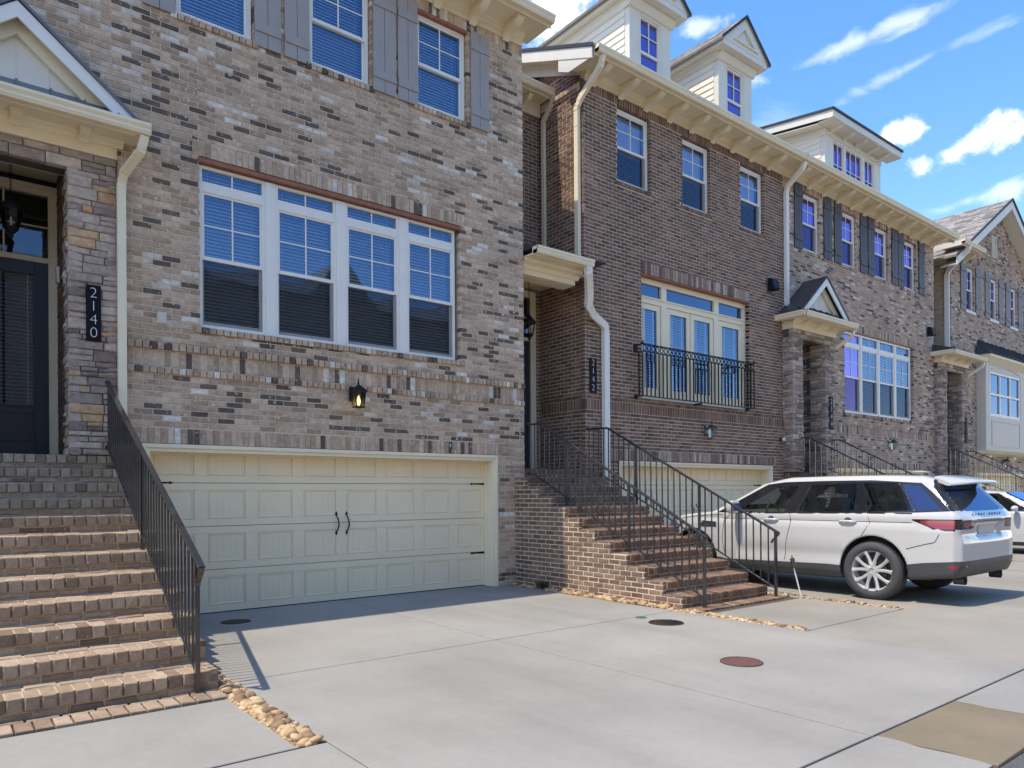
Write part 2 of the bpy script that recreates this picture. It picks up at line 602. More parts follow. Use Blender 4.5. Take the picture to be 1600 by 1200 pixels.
def tag(o, label=None, cat=None, group=None, kind=None):
    if label: o['label'] = label
    if cat: o['category'] = cat
    if group: o['group'] = group
    if kind: o['kind'] = kind
    return o


def empty(name, loc=(0, 0, 0), parent=None, rz=0):
    o = bpy.data.objects.new(name, None)
    o.location = loc
    o.rotation_euler = (0, 0, rz)
    o.empty_display_size = .2
    col.objects.link(o)
    if parent is not None:
        o.parent = parent
    return o


def inst(me, name, parent=None, loc=(0, 0, 0), rot=None, scale=None):
    o = bpy.data.objects.new(name, me)
    o.location = loc
    if rot: o.rotation_euler = rot
    if scale: o.scale = scale
    col.objects.link(o)
    if parent is not None:
        o.parent = parent
    return o


def copy_tree(o, parent=None):
    c = o.copy()
    col.objects.link(c)
    c.parent = parent
    for ch in list(o.children):
        copy_tree(ch, c)
    return c


def seen_size(p, w, h):
    d = Vector(p) - EYE
    z = d.dot(FWD)
    if z < .3: return 0
    u = 800 + 1134 * d.dot(RR) / z
    v = 771 + 1134 * d.dot(DD) / z
    if not (-20 < u < 1620 and -20 < v < 1220): return 0
    return w * h / (z * z)


def smooth_noise(x, y, seed=0.0):
    return (math.sin(x * 1.7 + seed) * math.cos(y * 2.3 - seed) + .6 * math.sin(x * 3.9 + y * 1.3 + seed * 2) + .4 * math.cos(x * .8 - y * 5.1 + seed)) / 2


def tint_taupe(u, z):
    n = smooth_noise(u * .9, z * 1.3, 1.3) + random.uniform(-.25, .25)
    r = random.random()
    if r < .10 + .15 * max(0, n): return random.uniform(0, .12)
    if r > .955 - .12 * max(0, smooth_noise(u * .8 + 4, z * 1.1, 4.1)): return random.uniform(.93, 1)
    return random.uniform(.18, .88)


def tint_mauve(u, z):
    r = random.random()
    if r < .14: return random.uniform(0, .15)
    if r > .93: return random.uniform(.92, 1)
    return random.uniform(.22, .88)


def tint_any(u, z):
    return random.random()


COURSE = .0677


def lay(cells, side, at, u0, u1, z0, z1, rects, L=.203, depth=.09, proud=0.0, joint=.0125, phase=0.0, course=COURSE):
    """running bond between z0 and z1; rects are openings or panels of other bond it is cut around"""
    n = max(1, round((z1 - z0) / course))
    h = (z1 - z0) / n
    for i in range(n):
        za, zb = z0 + i * h, z0 + (i + 1) * h - joint
        off = (L / 2 if i % 2 else 0) + phase
        u = u0 - ((u0 - off) % L)
        while u < u1:
            a, b = max(u, u0), min(u + L - joint, u1)
            u += L
            if b - a < .02: continue
            segs = [(a, b, za, zb)]
            for (ra, rb, rz0, rz1) in rects:
                new = []
                for (p, q, s0, s1) in segs:
                    if rb <= p or ra >= q or rz1 <= s0 or rz0 >= s1:
                        new.append((p, q, s0, s1)); continue
                    if p < ra: new.append((p, ra, s0, s1))
                    if q > rb: new.append((rb, q, s0, s1))
                    m0, m1 = max(p, ra), min(q, rb)
                    if s0 < rz0 and rz0 - s0 > .015: new.append((m0, m1, s0, rz0))
                    if s1 > rz1 and s1 - rz1 > .015: new.append((m0, m1, rz1, s1))
                segs = new
            for (p, q, s0, s1) in segs:
                if q - p > .018: cells.append((side, at, p, q, s0, s1, -proud, depth))


def stand(cells, side, at, u0, u1, z0, z1, proud=.0, w=.0677, depth=.09, joint=.0115):
    """a row of upright (soldier) or on-edge (rowlock) bricks"""
    n = max(1, round((u1 - u0) / w))
    ww = (u1 - u0) / n
    for i in range(n):
        cells.append((side, at, u0 + i * ww, u0 + (i + 1) * ww - joint, z0, z1 - joint, -proud, depth))


def place_bricks(cells, parent, m_, tf, n_ind=300, jit=.0014, name='brick', ch=.0035, rest='brickwork'):
    """the largest in view as pieces of their own (alike ones share a mesh), the others joined"""
    fr = {}
    sized = []
    for i, c in enumerate(cells):
        side, at, a, b, z0, z1, d0, d1 = c
        F = fr.setdefault((side, at), Frame(side, at))
        p = F((a + b) / 2, (z0 + z1) / 2, d0)
        sized.append((seen_size(p, b - a, z1 - z0), i))
    top = set()
    if n_ind:
        sized.sort(reverse=True)
        top = {i for s_, i in sized[:n_ind] if s_ > 0}
    joined = MB()
    cache = {}
    for i, c in enumerate(cells):
        side, at, a, b, z0, z1, d0, d1 = c
        F = fr[(side, at)]
        t = tf((a + b) / 2, (z0 + z1) / 2)
        pr = random.uniform(-.0045, -.001)
        if i in top:
            key = (side, round(b - a, 3), round(z1 - z0, 3), round(d1 - d0, 3), int(t * 14))
            me = cache.get(key)
            if me is None:
                G = Frame(side, 0)
                mb = MB()
                mb.brick(G, -(b - a) / 2, (b - a) / 2, -(z1 - z0) / 2, (z1 - z0) / 2, 0, d1 - d0, t, ch, jit)
                me = cache[key] = mb.mesh(name, m_)
            inst(me, name, parent, F((a + b) / 2, (z0 + z1) / 2, d0 + pr))
        else:
            joined.brick(F, a, b, z0, z1, d0 + pr, d1, t, ch, jit)
    o = joined.build(rest, m_, parent)
    if o: o['kind'] = 'stuff'
    return o


def wall_sheet(parent, side, at, u0, u1, z0, z1, holes, m_, name='wall', back=.20, inset=.007, zo=.0038):
    """the mortar bed behind the bricks with real openings through it"""
    F = Frame(side, at)
    g = [(a - inset, b + inset, c - inset, d + inset) for a, b, c, d in holes]
    us = sorted({u0, u1, *[x for h in g for x in h[:2] if u0 < x < u1]})
    zs = sorted({z0, z1, *[x for h in g for x in h[2:] if z0 < x < z1]})
    mb = MB()

    def f(pts):
        mb.face(pts[::-1] if F.flip else pts)
    for i in range(len(us) - 1):
        for j in range(len(zs) - 1):
            cu, cz = (us[i] + us[i + 1]) / 2, (zs[j] + zs[j + 1]) / 2
            if any(a < cu < b and c < cz < d for a, b, c, d in g): continue
            for dep in (zo, back):
                q = [F(us[i], zs[j], dep), F(us[i + 1], zs[j], dep), F(us[i + 1], zs[j + 1], dep), F(us[i], zs[j + 1], dep)]
                f(q if dep == zo else q[::-1])
    lz, rz = z0, z0
    for a, b, c, d in g:
        la, rb = a > u0, b < u1          # an opening that runs past the sheet has no jamb there
        if not la: lz = max(lz, d)
        if not rb: rz = max(rz, d)
        a, b, c, d = max(a, u0), min(b, u1), max(c, z0), min(d, z1)
        for ok, (p, q) in ((c > z0, ((a, c), (b, c))), (rb, ((b, c), (b, d))), (d < z1, ((b, d), (a, d))), (la, ((a, d), (a, c)))):
            if ok: f([F(*p, zo), F(*q, zo), F(*q, back), F(*p, back)][::-1])
    for (p, q) in (((u1, rz), (u1, z1)), ((u1, z1), (u0, z1)), ((u0, z1), (u0, lz))):
        f([F(*p, zo), F(*q, zo), F(*q, back), F(*p, back)])
    return mb.build(name, m_, parent)


# ------------------------------------------------------------------ windows
def frame_rect(mb, x0, x1, z0, z1, y0, y1, w, wt=None, wb=None):
    wt = w if wt is None else wt
    wb = w if wb is None else wb
    mb.box(x0, x0 + w, y0, y1, z0, z1)
    mb.box(x1 - w, x1, y0, y1, z0, z1)
    mb.box(x0 + w, x1 - w, y0 + .001, y1, z1 - wt, z1)
    mb.box(x0 + w, x1 - w, y0 + .001, y1, z0, z0 + wb)


def slat_mesh(w, m_, tilt=.5, d=.034):
    mb = MB()
    c, s_ = math.cos(tilt) * d / 2, math.sin(tilt) * d / 2
    mb.raw([(-w / 2, -c, -s_), (w / 2, -c, -s_), (w / 2, c, s_), (-w / 2, c, s_), (-w / 2, -c, -s_ - .003), (w / 2, -c, -s_ - .003), (w / 2, c, s_ - .003), (-w / 2, c, s_ - .003)],
           [(0, 1, 2, 3), (7, 6, 5, 4), (0, 4, 5, 1), (2, 6, 7, 3), (1, 5, 6, 2), (3, 7, 4, 0)])
    return mb.mesh('slat', m_)


def blinds(parent, x0, x1, z0, z1, y, single, m_=None, tilt=.5, pitch=.044):
    m_ = m_ or M['slat']
    n = int((z1 - z0) / pitch)
    if single:
        me = slat_mesh(x1 - x0, m_, tilt)
        for i in range(n):
            inst(me, 'slat', parent, ((x0 + x1) / 2, y, z1 - (i + .5) * pitch))
    else:
        mb = MB()
        c, s_ = math.cos(tilt) * .018, math.sin(tilt) * .018
        for i in range(n):
            z = z1 - (i + .5) * pitch
            mb.raw([(x0, y - c, z - s_), (x1, y - c, z - s_), (x1, y + c, z + s_), (x0, y + c, z + s_)], [(0, 1, 2, 3)])
        o = mb.build('blind', m_, parent)
        if o: o['kind'] = 'stuff'
    cords = MB()
    for k in (.12, .88):
        cords.box(x0 + (x1 - x0) * k - .0015, x0 + (x1 - x0) * k + .0015, y - .026, y - .023, z0, z1)
    cords.build('cord', m_, parent)


def room(parent, x0, x1, z0, z1, y, d=.6):
    """walls of the dim room behind a pane"""
    mb = MB()
    y1 = y + d
    mb.face([(x0, y1, z0), (x1, y1, z0), (x1, y1, z1), (x0, y1, z1)])
    mb.face([(x0, y, z0), (x1, y, z0), (x1, y1, z0), (x0, y1, z0)])
    mb.face([(x0, y, z1), (x0, y1, z1), (x1, y1, z1), (x1, y, z1)])
    mb.face([(x0, y, z0), (x0, y1, z0), (x0, y1, z1), (x0, y, z1)])
    mb.face([(x1, y, z0), (x1, y, z1), (x1, y1, z1), (x1, y1, z0)])
    return mb.build('room_wall', M['room'], parent)


def dh_window(parent, x0, x1, z0, z1, y, zm=None, cols=2, rows=2, single=False, blind=True, transom=None, gl='glass', fw=.045, m_='white',
              scr=True, shade=False, curtain=False, tilt=.9):
    """double-hung window (> pane, muntin, slat, screen); the mesh of the window itself is its frame and sashes"""
    m_ = M[m_]
    mb = MB()
    frame_rect(mb, x0, x1, z0, z1, y, y + .10, fw)
    zt = z1 - fw
    if transom:
        mb.box(x0 + fw, x1 - fw, y + .004, y + .10, transom[0], transom[1])
        zt = transom[0]
    zb = z0 + fw
    zm = zm or (zb + zt) / 2
    a, b = x0 + fw, x1 - fw
    sw = .028
    frame_rect(mb, a, b, zm - .02, zt, y + .018, y + .045, sw, sw, .045)       # upper sash
    frame_rect(mb, a + .001, b - .001, zb, zm + .022, y + .048, y + .078, sw, .045, .05)       # lower sash
    w = mb.build('window', m_, parent)
    g = MB()
    if transom:
        g.face([(a, y + .04, transom[1]), (b, y + .04, transom[1]), (b, y + .04, z1 - fw), (a, y + .04, z1 - fw)])
        g.build('pane', M[gl], w)
        g = MB()
    g.face([(a + sw, y + .032, zm), (b - sw, y + .032, zm), (b - sw, y + .032, zt - sw), (a + sw, y + .032, zt - sw)])
    g.build('pane', M[gl], w)
    g = MB()
    g.face([(a + sw, y + .062, zb + .03), (b - sw, y + .062, zb + .03), (b - sw, y + .062, zm), (a + sw, y + .062, zm)])
    g.build('pane', M[gl], w)
    mt = MB()
    for c in range(1, cols):
        x = a + (b - a) * c / cols
        mt.box(x - .009, x + .009, y + .022, y + .031, zm + .02, zt - sw)
        if transom:
            mt.box(x - .009, x + .009, y + .028, y + .039, transom[1], z1 - fw)
    for r in range(1, rows):
        z = zm + (zt - zm) * r / rows
        mt.box(a + sw, b - sw, y + .023, y + .030, z - .008, z + .008)
    mt.build('muntin', m_, w)
    if scr:
        g = MB()
        g.face([(a, y + .022, zb), (b, y + .022, zb), (b, y + .022, zm - .02), (a, y + .022, zm - .02)])
        g.build('screen', M['screen'], w)
    room(w, x0 + .01, x1 - .01, z0 + .01, z1 - .01, y + .101)
    if blind:
        blinds(w, a + .01, b - .01, zb, z1 - fw, y + .14, single, tilt=tilt)
    if shade:
        s_ = MB()
        s_.box(a + .01, b - .01, y + .13, y + .135, zm - .05, z1 - fw)
        s_.build('shade', M['shade'], w)
    if curtain:
        s_ = MB()
        k = 12
        for i in range(k):
            xa, xb = a + (b - a) * .75 * i / k, a + (b - a) * .75 * (i + 1) / k
            s_.face([(xa, y + .15 + .02 * (i % 2), zm), (xb, y + .15 + .02 * ((i + 1) % 2), zm), (xb, y + .15 + .02 * ((i + 1) % 2), z1 - fw), (xa, y + .15 + .02 * (i % 2), z1 - fw)])
        s_.build('curtain', M['shade'], w)
    return w


def shutter(parent, x0, x1, z0, z1, y, m_, boards=2):
    """board and batten shutter (> board, batten)"""
    s_ = empty('shutter', (0, 0, 0), parent)
    w = (x1 - x0) / boards
    for i in range(boards):
        mb = MB()
        mb.box(x0 + i * w + .003, x0 + (i + 1) * w - .003, y - .028, y - .006, z0, z1)
        mb.build('board', m_, s_, bevel=.002)
    for zz in (z0 + .16 * (z1 - z0), z1 - .16 * (z1 - z0)):
        mb = MB()
        mb.box(x0 + .002, x1 - .002, y - .044, y - .029, zz - .055, zz + .055)
        for xx in (x0 + w / 2, x1 - w / 2):
            mb.lathe([(.007, -.0465), (.005, -.044)], (xx, y, zz + .02), 6, 'y')
        mb.build('batten', m_, s_)
    return s_


GUTTER = [(0, 0), (-.085, 0), (-.105, .03), (-.098, .055), (-.122, .085), (-.122, .115), (-.112, .115), (-.112, .09), (-.086, .06), (0, .06)]


def gutter(parent, x0, x1, y, z, m_=None, axis='x'):
    """K-style gutter, its back at y and its bottom at z"""
    mb = MB()
    prof = [(y + a, z + b) for a, b in GUTTER]
    mb.prism(prof, axis, x0, x1)
    for e in ((x0, x0 + .004), (x1 - .004, x1)):
        mb.prism([(y + a, z + b) for a, b in [(0, 0), (-.085, 0), (-.105, .03), (-.098, .055), (-.122, .085), (-.122, .115), (0, .115)]], axis, *e)
    return mb.build('gutter', m_ or M['cream'], parent)


def bracket_mesh(d, h, w, m_):
    """scrolled bracket: d out from the wall, h tall"""
    pts = []
    for i in range(15):
        t = i / 14
        y = -d * (1 - t)
        z = -h * (.22 + .78 * (t + .10 * math.sin(t * 2 * math.pi)))
        pts.append((y, z))
    prof = [(0, 0), (-d, 0)] + pts + [(0, -h)]
    mb = MB()
    mb.prism(prof, 'x', -w / 2, w / 2)
    mb.box(-w / 2 - .012, w / 2 + .012, -d - .012, 0, -.025, 0)
    return mb.mesh('bracket', m_)


def cornice(parent, x0, x1, yw, zs, over, brackets, gut=True, frieze=.16, m_=None, bd=.34, bh=.17, bw=.085, ends=(0, 0)):
    """frieze board + bed mould + soffit + gutter; brackets as parts. zs = soffit height, yw = wall face"""
    m_ = m_ or M['cream']
    mb = MB()
    mb.box(x0, x1, yw - .03, yw + .1, zs - frieze, zs)
    mb.prism([(yw - .031, zs), (yw - .10, zs), (yw - .09, zs - .02), (yw - .065, zs - .035), (yw - .055, zs - .06), (yw - .031, zs - .075)], 'x', x0, x1)
    mb.build('frieze', m_, parent)
    mb = MB()
    mb.box(x0 - ends[0], x1 + ends[1], yw - over, yw + .1, zs + .001, zs + .02)
    mb.box(x0 - ends[0], x1 + ends[1], yw - over - .02, yw - over, zs - .03, zs + .16)
    mb.build('soffit', m_, parent)
    if gut:
        gutter(parent, x0 - ends[0], x1 + ends[1], yw - over - .021, zs - .0)
    me = bracket_mesh(bd, bh, bw, m_)
    for x in brackets:
        inst(me, 'bracket', parent, (x, yw - .101 + .07, zs - .001))


def downspout(parent, pts, w=.078, d=.06, m_=None, ref=(1, 0, 0)):
    mb = MB()
    mb.tube(pts, 0, flat=(w, d, ref))
    # the corrugated elbows and sleeve joints
    P_ = [Vector(p) for p in pts]
    for i in range(1, len(P_) - 1):
        for k in (-.05, -.03, .03, .05):
            q = P_[i] + ((P_[i + 1] - P_[i]).normalized() * k if k > 0 else (P_[i - 1] - P_[i]).normalized() * -k)
            nxt = P_[i + 1] if k > 0 else P_[i]
            dirv = (P_[i + 1] - P_[i]).normalized() if k > 0 else (P_[i] - P_[i - 1]).normalized()
            mb.tube([q - dirv * .004, q + dirv * .004], 0, flat=(w + .008, d + .008, ref))
    L_ = max(range(len(P_) - 1), key=lambda i: (P_[i + 1] - P_[i]).length)
    dv = P_[L_ + 1] - P_[L_]
    for k in (.12, .62):
        q = P_[L_] + dv * k
        mb.tube([q - dv.normalized() * .012, q + dv.normalized() * .012], 0, flat=(w + .006, d + .006, ref))
    return mb.build('downspout', m_ or M['cream'], parent)


# ------------------------------------------------------------------ garage door
def garage_door(parent, x0, x1, zt, y, lights=True):
    """sectional door of 4 x 8 raised panels; section, panel, hinge and handle are its pieces"""
    d = empty('garage_door', (0, 0, 0), parent)
    nc, nr = 8, 4
    H = 2.13
    w, h = (x1 - x0) / nc, H / nr
    for r in range(nr):
        mb = MB()
        mb.box(x0, x1, y + .012, y + .05, r * h + .004, (r + 1) * h - .002)
        # stiles and rails stand proud of the panel fields
        fz0, fz1 = r * h + .004, (r + 1) * h - .002
        mb.box(x0, x1, y, y + .0121, fz0, fz0 + .086)
        mb.box(x0, x1, y, y + .0121, fz1 - .086, fz1)
        for c in range(nc + 1):
            xa = x0 if c == 0 else x0 + c * w - .078
            xb = x1 if c == nc else x0 + c * w + .078
            mb.box(xa, xb, y, y + .0121, fz0 + .0862, fz1 - .0862)
        mb.build('door_section', M['door_cream'], d, bevel=.003)
    pm = MB()
    pw, ph = w - .165, h - .186
    k = .012
    pm.raw([(-pw / 2, 0, -ph / 2), (pw / 2, 0, -ph / 2), (pw / 2, 0, ph / 2), (-pw / 2, 0, ph / 2),
            (-pw / 2 + k, -.009, -ph / 2 + k), (pw / 2 - k, -.009, -ph / 2 + k), (pw / 2 - k, -.009, ph / 2 - k), (-pw / 2 + k, -.009, ph / 2 - k),
            (-pw / 2 + 2 * k, -.002, -ph / 2 + 2 * k), (pw / 2 - 2 * k, -.002, -ph / 2 + 2 * k), (pw / 2 - 2 * k, -.002, ph / 2 - 2 * k), (-pw / 2 + 2 * k, -.002, ph / 2 - 2 * k)],
           [(0, 1, 5, 4), (1, 2, 6, 5), (2, 3, 7, 6), (3, 0, 4, 7), (4, 5, 9, 8), (5, 6, 10, 9), (6, 7, 11, 10), (7, 4, 8, 11)])
    xi0, xi1, zi0, zi1 = -pw / 2 + 2 * k, pw / 2 - 2 * k, -ph / 2 + 2 * k, ph / 2 - 2 * k
    n = 5
    bw = (xi1 - xi0) / n
    for i in range(n):      # beadboard tongues with grooves between
        a, b = xi0 + i * bw, xi0 + (i + 1) * bw
        g = .006
        pm.face([(a + g / 2, -.002, zi0), (b - g / 2, -.002, zi0), (b - g / 2, -.002, zi1), (a + g / 2, -.002, zi1)])
        pm.face([(b - g / 2, -.002, zi0), (b, .0005, zi0), (b, .0005, zi1), (b - g / 2, -.002, zi1)])
        if i: pm.face([(a, .0005, zi0), (a + g / 2, -.002, zi0), (a + g / 2, -.002, zi1), (a, .0005, zi1)])
    me = pm.mesh('panel', M['door_cream'])
    for r in range(nr):
        for c in range(nc):
            inst(me, 'panel', d, (x0 + (c + .5) * w, y + .010, (r + .5) * h + .001))
    # strap hinges and pull handles
    for sx, x in ((1, x0), (-1, x1)):
        for z in (.52, 1.60):
            mb = MB()
            L_ = .30
            pr = [(x, z - .017), (x + sx * (L_ - .07), z - .009), (x + sx * (L_ - .06), z - .006), (x + sx * (L_ - .045), z - .018), (x + sx * L_, z), (x + sx * (L_ - .045), z + .018),
                  (x + sx * (L_ - .06), z + .006), (x + sx * (L_ - .07), z + .009), (x, z + .017)]
            mb.prism(pr, 'y', y - .008, y - .001)
            mb.build('hinge', M['black'], d)
    xc = (x0 + x1) / 2
    for sx in (-.075, .075):
        mb = MB()
        pts = [(xc + sx, y - .004, .94), (xc + sx + .006, y - .03, .96), (xc + sx + .02, y - .045, 1.03), (xc + sx + .012, y - .045, 1.10), (xc + sx - .004, y - .03, 1.15), (xc + sx, y - .004, 1.17)]
        mb.tube(pts, [.006, .009, .010, .009, .008, .006], 8)
        for zz in (.925, 1.185):
            mb.prism([(xc + sx - .018, zz), (xc + sx, zz - .035), (xc + sx + .018, zz), (xc + sx, zz + .035)], 'y', y - .006, y - .001)
        mb.build('handle', M['black'], d)
    return d


def garage_trim(parent, x0, x1, zt, yw, yd):
    """brick mould and jambs round the garage opening"""
    mb = MB()
    t = .09
    for a, b in ((x0, x0 + t), (x1 - t, x1)):
        mb.box(a, b, yw + .015, yd - .001, 0.0, zt)
    mb.box(x0 + t, x1 - t, yw + .016, yd - .001, zt - t, zt)
    mb.box(x0 + t, x0 + t + .02, yd - .05, yd - .002, 0, zt - t)
    mb.box(x1 - t - .02, x1 - t, yd - .05, yd - .002, 0, zt - t)
    mb.box(x0 + t + .02, x1 - t - .02, yd - .05, yd - .002, zt - t - .02, zt - t)
    mb.box(x0 - .0, x0 + .045, yw - .006, yw + .014, 0, zt)
    mb.box(x1 - .045, x1, yw - .006, yw + .014, 0, zt)
    mb.box(x0 + .045, x1 - .045, yw - .007, yw + .013, zt - .045, zt)
    mb.build('door_casing', M['cream'], parent, bevel=.003)
    # a threshold gap of rubber
    g = MB()
    g.box(x0 + t, x1 - t, yd, yd + .03, .0, .012)
    g.build('weather_strip', M['black'], parent)


# ------------------------------------------------------------------ ground
def plane_obj(name, x0, x1, y0, y1, z, m_, kind='structure', parent=None):
    mb = MB()
    mb.face([(x0, y0, z), (x1, y0, z), (x1, y1, z), (x0, y1, z)])
    o = mb.build(name, m_, parent)
    if kind: o['kind'] = kind
    return o


plane_obj('ground', -400, 400, -400, 400, -.09, M['soil'])
plane_obj('street', -300, 300, -6.0, 1.42, -.02, M['asphalt'])


def slab(parent, poly, m_, name='slab', z=0.0, h=.08, bev=.004):
    """one cast concrete bay with eased edges"""
    mb = MB()
    n = len(poly)
    cx, cy = sum(p[0] for p in poly) / n, sum(p[1] for p in poly) / n

    def inn(p, k):
        d = Vector((p[0] - cx, p[1] - cy))
        return (p[0] - k * (1 if d.x > 0 else -1), p[1] - k * (1 if d.y > 0 else -1))
    a = [(p[0], p[1], z - h) for p in poly]
    b = [(p[0], p[1], z - bev) for p in poly]
    c = [(*inn(p, bev), z) for p in poly]
    mb.raw(a + b + c, [(i, (i + 1) % n, n + (i + 1) % n, n + i) for i in range(n)] + [(n + i, n + (i + 1) % n, 2 * n + (i + 1) % n, 2 * n + i) for i in range(n)] + [tuple(range(2 * n, 3 * n))])
    return mb.build(name, m_, parent)


def rect(x0, x1, y0, y1):
    return [(x0, y0), (x1, y0), (x1, y1), (x0, y1)]


J = .009
bed = plane_obj('joint_bed', -30, 60, 1.42, 9.6, -.012, M['joint'])
# first driveway: four bays
d1 = empty('driveway')
tag(d1, kind='structure')
for r_ in (rect(1.78, 4.325 - J, 5.745 + J, 9.5), rect(4.325 + J, 7.05, 5.745 + J, 9.5), rect(1.78, 4.325 - J, 2.06, 5.745 - J), rect(4.325 + J, 7.05, 2.06, 5.745 - J)):
    slab(d1, r_, M['conc'])
# pads in front of the steps, second and further driveways
p1 = tag(empty('front_walk'), kind='structure')
slab(p1, rect(-.9, 1.60, 4.02 + J, 5.30), M['conc'])
slab(p1, rect(-.9, 1.77, 2.06, 4.01 - J), M['conc'])
slab(p1, rect(-.9, 1.60, 5.31, 5.46), M['conc'], h=.08, z=-.03)
for k, (xa, xb, xc, xd) in enumerate(((7.19, 9.21, 9.35, 15.2), (15.3, 17.3, 17.45, 23.4), (23.5, 25.6, 25.8, 32.4))):
    w_ = tag(empty('front_walk'), kind='structure')
    slab(w_, rect(xa, xb, 4.03 + J, 5.33), M['conc_b'])
    slab(w_, rect(xa - .13 + J, xc - J, 2.06, 4.03 - J), M['conc_b'])
    dw = tag(empty('driveway'), kind='structure')
    xm = (xc + xd) / 2
    for r_ in (rect(xc, xm - J, 5.745 + J, 9.55), rect(xm + J, xd, 5.745 + J, 9.55), rect(xc, xm - J, 2.06, 5.745 - J), rect(xm + J, xd, 2.06, 5.745 - J)):
        slab(dw, r_, M['conc_b'])
# apron (valley kerb) along the street, each bay its own casting; the stained one is tan
ap = tag(empty('pavement_apron'), kind='structure')
xs = [-6, -3.2, -.4, 1.9, 3.45, 4.36, 5.49, 7.6, 10.4, 13.2, 16, 19, 22, 25, 28, 31]
for a, b in zip(xs[:-1], xs[1:]):
    slab(ap, ([(a + J, 1.42), (b - J, 1.44), (b - J + .012, 1.62), (b - J - .015, 1.80), (b - J + .01, 1.93), (b - J, 2.05 - J), (a + J, 2.05 - J), (a + J - .012, 1.85), (a + J + .02, 1.66), (a + J - .01, 1.5)]), M['conc_tan'] if a == 4.36 else M['conc'], h=.07)
# the neighbouring ground beyond the last driveway and on the far side of the street
plane_obj('pavement', -120, 120, -9.5, -6.0, .0, M['conc_b'])
plane_obj('lawn', -120, -1.2, 2.06, 9.0, -.03, M['soil'])


# ------------------------------------------------------------------ river rock strips
def rock_meshes(m_, n=10):
    out = []
    for i in range(n):
        rnd = random.Random(100 + i)
        bm = bmesh.new()
        bmesh.ops.create_icosphere(bm, subdivisions=2, radius=1)
        ph = [rnd.uniform(0, 6) for _ in range(6)]
        for v in bm.verts:
            c = v.co.copy()
            k = 1 + .13 * math.sin(c.x * 2.3 + ph[0]) * math.cos(c.y * 2.1 + ph[1]) + .10 * math.sin(c.z * 3 + ph[2] + c.x) + .05 * math.sin(c.y * 5 + ph[3])
            v.co = Vector((c.x * k, c.y * k * .72, c.z * k * .5))
        me = bpy.data.meshes.new('stone')
        bm.to_mesh(me)
        bm.free()
        me.polygons.foreach_set('use_smooth', [True] * len(me.polygons))
        a = me.attributes.new('tint', 'FLOAT', 'FACE')
        a.data.foreach_set('value', [rnd.random()] * len(me.polygons))
        me.materials.append(m_)
        out.append(me)
    return out


ROCKS = rock_meshes(M['rock'], 14)


def rock_strip(x0, x1, y0, y1, size, n_big, n_small, label_name='gravel_strip', z=.0):
    strip = plane_obj(label_name, x0 - .01, x1 + .01, y0, y1, -.006, M['soil'])
    rnd = random.Random(int(x0 * 100))
    jm = MB()
    pts = []
    for i in range(n_big):
        for _ in range(30):
            x, y = rnd.uniform(x0 + size * .4, x1 - size * .4), rnd.uniform(y0 + size * .3, y1 - size * .3)
            if all((x - p[0]) ** 2 + (y - p[1]) ** 2 > (size * .58) ** 2 for p in pts[-400:]): break
        pts.append((x, y))
        s_ = size * rnd.uniform(.35, .72)
        me = rnd.choice(ROCKS)
        inst(me, 'stone', strip, (x, y, z + s_ * .2 + rnd.uniform(-.01, .015)), (rnd.uniform(-.5, .5), rnd.uniform(-.5, .5), rnd.uniform(0, 6.28)), (s_, s_, s_))
    small = MB()
    for i in range(n_small):
        x, y = rnd.uniform(x0, x1), rnd.uniform(y0, y1)
        s_ = size * rnd.uniform(.12, .38)
        me = ROCKS[i % len(ROCKS)]
        R_ = Matrix.Rotation(rnd.uniform(0, 6.28), 3, 'Z') @ Matrix.Rotation(rnd.uniform(-.5, .5), 3, 'X')
        vs = [tuple(R_ @ (v.co * s_) + Vector((x, y, z + s_ * .25))) for v in me.vertices]
        small.raw(vs, [tuple(p.vertices) for p in me.polygons], rnd.random())
    o = small.build('pebbles', M['rock'], strip, smooth=True)
    if o: o['kind'] = 'stuff'
    return strip


rock_strip(1.605, 1.775, 4.03, 6.9, .088, 170, 700, z=-.012)
rock_strip(7.06, 7.19, 4.06, 5.9, .062, 140, 900, z=-.012)
rock_strip(7.06, 7.20, 5.9, 9.0, .085, 160, 700, z=.0)
rock_strip(9.215, 9.345, 4.06, 6.6, .055, 90, 700, z=-.012)


# ------------------------------------------------------------------ steps and railings
def core(parent, x0, x1, y0, tread, riser, n, yb, m_):
    prof = [(y0 + .004, 0)]
    for k in range(1, n + 1):
        prof += [(y0 + (k - 1) * tread + .004, k * riser - .005)]
        prof += [((y0 + k * tread + .004) if k < n else yb, k * riser - .005)]
    prof += [(yb, 0)]
    mb = MB()
    mb.prism(prof, 'x', x0 + .004, x1 - .004)
    return mb.build('mortar_core', m_, parent)


